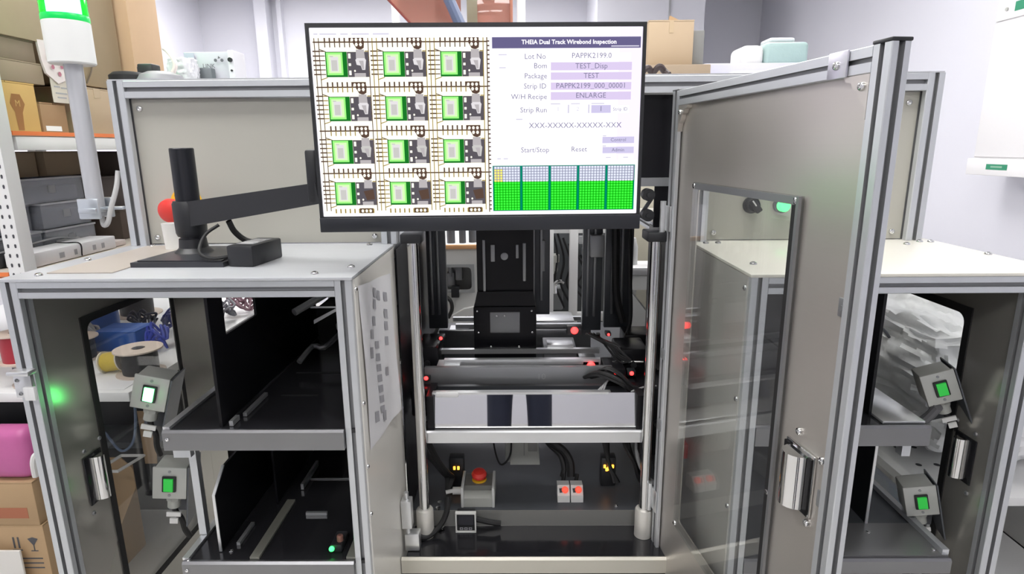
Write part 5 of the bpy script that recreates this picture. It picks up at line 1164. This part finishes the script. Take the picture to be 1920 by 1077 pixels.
from mathutils.bvhtree import BVHTree
bag_tree = BVHTree.FromPolygons([v.co + bag_.location for v in bag_.data.vertices], [tuple(f.vertices) for f in bag_.data.polygons])
for i, (y, z, a, l_) in enumerate(((1.93, .93, 60, .03), (1.80, .96, 20, .02), (1.86, .82, 62, .07), (1.72, .90, 25, .04), (1.98, .72, -60, .05))):
    hit = bag_tree.ray_cast(Vector((.8, y, z + .12)), Vector((1, 0, -.42)).normalized()); hp = hit[0] or Vector((1.1, y, z)); hn = hit[1] or Vector((-1, 0, 0))
    tg = Vector((0, math.cos(R(a)), math.sin(R(a)))); tg = (tg - hn * tg.dot(hn)).normalized()
    s_ = MB().tube([hp - tg * l_ * .5 + hn * .004, hp + hn * .006, hp + tg * l_ * .5 + hn * .004], .004, n=6)
    one('twist_tie', s_, mat('tie_dark', (.10, .11, .14), .5), ('small dark tie on the far side of the silvery bag', 'short dark tie near the top of the silvery bag', 'longest slanted dark tie in the middle of the silvery bag', 'dark tie at the near upper corner of the silvery bag', 'dark tie low on the silvery bag above the cart')[i], 'tie', 'ties on the silvery bag')
# folders and tools on the lower shelf of the cart
for i, (x, z0, z1, m_, lab) in enumerate(((1.10, .2006, .46, mat('folder_blue', (.10, .22, .42), .5), 'blue folder standing on the cart shelf behind the lower switch box'), (1.13, .2006, .50, WHITEP, 'white folder standing beside the blue folder on the cart shelf'), (1.16, .2006, .52, mat('folder_navy', (.05, .06, .10), .5), 'navy folder standing on the cart shelf'))):
    one('folder', MB().rbox(x, x + .022, 1.56, 1.74, z0, z1, r=.002), m_, lab, 'folder', 'folders on the cart shelf')
for i in range(2):
    one('white_block', MB().rbox(1.085, 1.14, 1.75, 1.83, .2006 + .135 * i, .33 + .135 * i, r=.004), WHITEP, ('white plastic block at the bottom of the cart shelf stack', 'white plastic block on top of the cart shelf stack')[i], 'block', 'white blocks on the cart shelf')
one('white_rag', MB().prism([(1.10, .2006), (1.20, .2006), (1.16, .30), (1.12, .33)], 'y', 1.47, 1.53), PAPER, 'crumpled white paper at the front of the cart shelf', 'paper')

# ================================================================== BEHIND THE CAMERA (seen only mirrored in the metal)
fc = thing('dark_reflection_cabinet', 'added dark grey tall cabinet behind the photographer, darkening the metal reflections', 'cabinet', (-1.9, -2.3, 0))  # invented cabinet, out of view, added to darken reflections in the chrome
DG2 = mat('dark_grey_enamel', (.10, .105, .12), .4)
obj('cabinet_body', MB().rbox(-2.6, -1.3, -2.58, -2.12, .02, 1.95, r=.005), DG2, fc)
for x in (-2.59, -1.94): obj('cabinet_door', MB().rbox(x, x + .63, -2.119, -2.10, .06, 1.93, r=.003), DG2, fc)
for x in (-1.99, -1.90): obj('handle', MB().rbox(x, x + .015, -2.10, -2.08, .95, 1.10, r=.004), CHROME, fc)

def skin(name, vs, es, rs, m, parent, root=0, sub=2):
    off = ORG.get(parent, Vector((0, 0, 0)))
    me = bpy.data.meshes.new(name); me.from_pydata([Vector(v) - off for v in vs], es, []); me.materials.append(m)
    o = bpy.data.objects.new(name, me); C.objects.link(o)
    if parent is not None: o.parent = parent; ORG[o] = off
    md = o.modifiers.new('skin', 'SKIN'); md.use_smooth_shade = True
    lay = me.skin_vertices[0].data if me.skin_vertices else None
    if lay is None:
        bm = bmesh.new(); bm.from_mesh(me); l = bm.verts.layers.skin.verify(); bm.to_mesh(me); bm.free(); lay = me.skin_vertices[0].data
    for i, r in enumerate(rs):
        lay[i].radius = (r, r) if not isinstance(r, tuple) else r
        lay[i].use_root = (i == root)
    s_ = o.modifiers.new('sub', 'SUBSURF'); s_.levels = sub; s_.render_levels = sub
    return o
SKIN = mat('skin', (.55, .34, .25), .5)
ph = thing('person', 'person in navy trousers and grey shirt taking the picture with both hands raised', 'person', (0, -.34, 0))
B0 = -.34
vs = [(0, B0, .95), (0, B0, 1.12), (0, B0 + .01, 1.30), (0, B0 + .01, 1.43), (0, B0 + .02, 1.51), (0, B0 + .035, 1.60), (0, B0 + .03, 1.68)]
es = [(i, i + 1) for i in range(6)]; rs = [(.15, .11), (.135, .10), (.15, .105), (.07, .065), (.05, .05), (.072, .085), (.065, .075)]
for sx in (-1, 1):
    n = len(vs)
    vs += [(sx * .10, B0, .90), (sx * .115, B0 + .01, .50), (sx * .12, B0 - .01, .085), (sx * .13, B0 + .10, .04), (sx * .135, B0 + .15, .035)]
    es += [(0, n), (n, n+1), (n+1, n+2), (n+2, n+3), (n+3, n+4)]; rs += [.085, .058, .04, .04, .032]
    n = len(vs)
    vs += [(sx * .18, B0 + .01, 1.40), (sx * .25, B0 + .02, 1.15), (sx * .13, B0 + .20, 1.34), (sx * .105, B0 + .245, 1.385)]
    es += [(2, n), (n, n+1), (n+1, n+2), (n+2, n+3)]; rs += [.055, .042, .030, .027]
bd = skin('body', vs, es, rs, SKIN, ph)
for sx in (-1, 1):        # five fingers each, curled round the phone held behind the lens
    wx, wy, wz = sx * .105, B0 + .245, 1.385
    for f, (dz, l_) in enumerate(((.045, .026), (.028, .029), (.010, .027), (-.008, .022))):
        skin('finger', [(wx, wy, wz + dz * .4), (wx - sx * .018, wy + .04, wz + .03 + dz), (wx - sx * .034, wy + .055, wz + .03 + dz), (wx - sx * (.034 + l_), wy + .048, wz + .03 + dz)], [(0, 1), (1, 2), (2, 3)], [.011, .009, .0085, .007], SKIN, bd, sub=1)
    skin('thumb', [(wx, wy, wz), (wx - sx * .02, wy + .01, wz + .035), (wx - sx * .045, wy + .012, wz + .055)], [(0, 1), (1, 2)], [.013, .011, .008], SKIN, bd, sub=1)
tv = [(0, B0, 1.02), (0, B0, .93)]; te = [(0, 1)]; tr_ = [(.165, .125), (.165, .13)]
for sx in (-1, 1):
    n = len(tv); tv += [(sx * .10, B0, .84), (sx * .115, B0 + .01, .50), (sx * .12, B0 - .01, .10)]; te += [(1, n), (n, n+1), (n+1, n+2)]; tr_ += [.10, .078, .07]
skin('trousers', tv, te, tr_, mat('navy_trousers', (.018, .022, .045), .8), ph, root=1)
sv = [(0, B0, .98), (0, B0, 1.15), (0, B0 + .01, 1.31), (0, B0 + .01, 1.42)]; se = [(0, 1), (1, 2), (2, 3)]; sr = [(.168, .13), (.155, .118), (.165, .12), (.085, .08)]
for sx in (-1, 1):
    n = len(sv); sv += [(sx * .185, B0 + .01, 1.39), (sx * .238, B0 + .02, 1.20)]; se += [(2, n), (n, n+1)]; sr += [.070, .060]
skin('shirt', sv, se, sr, mat('grey_shirt', (.20, .21, .23), .85), ph)
skin('hair', [(0, B0 + .02, 1.70), (0, B0 - .005, 1.735), (0, B0 - .03, 1.68), (0, B0 - .025, 1.62)], [(0, 1), (1, 2), (2, 3)], [.070, .066, .066, .05], mat('black_hair', (.012, .01, .009), .6), ph, root=1)
for sx in (-1, 1):
    obj('shoe', MB().rbox(sx * .128 - .045, sx * .128 + .045, B0 - .07, B0 + .20, .0006, .085, r=.03, seg=3), mat('black_shoe', (.02, .02, .022), .5), ph)
    obj('eye', MB().lathe((sx * .030, B0 + .116, 1.645), (0, 1, 0), [(.012, 0), (.010, .004), (.004, .006)], n=12), mat('eye_dark', (.05, .04, .04), .2), ph)
    obj('ear', MB().rbox(sx * .082 - .008, sx * .082 + .008, B0 + .01, B0 + .045, 1.61, 1.67, r=.007, seg=2), SKIN, ph)
obj('nose', MB().prism([(B0 + .105, 1.60), (B0 + .135, 1.605), (B0 + .108, 1.65)], 'x', -.012, .012), SKIN, ph)
obj('mouth', MB().rbox(-.022, .022, B0 + .102, B0 + .112, 1.573, 1.583, r=.004), mat('lips', (.42, .18, .16), .5), ph)
ph2 = thing('smartphone', 'black smartphone held up by the photographer', 'phone', (0, -.02, 1.41))
obj('phone_body', MB().rbox(-.08, .08, -.022, -.014, 1.412, 1.488, r=.004), BLACKPL, ph2)
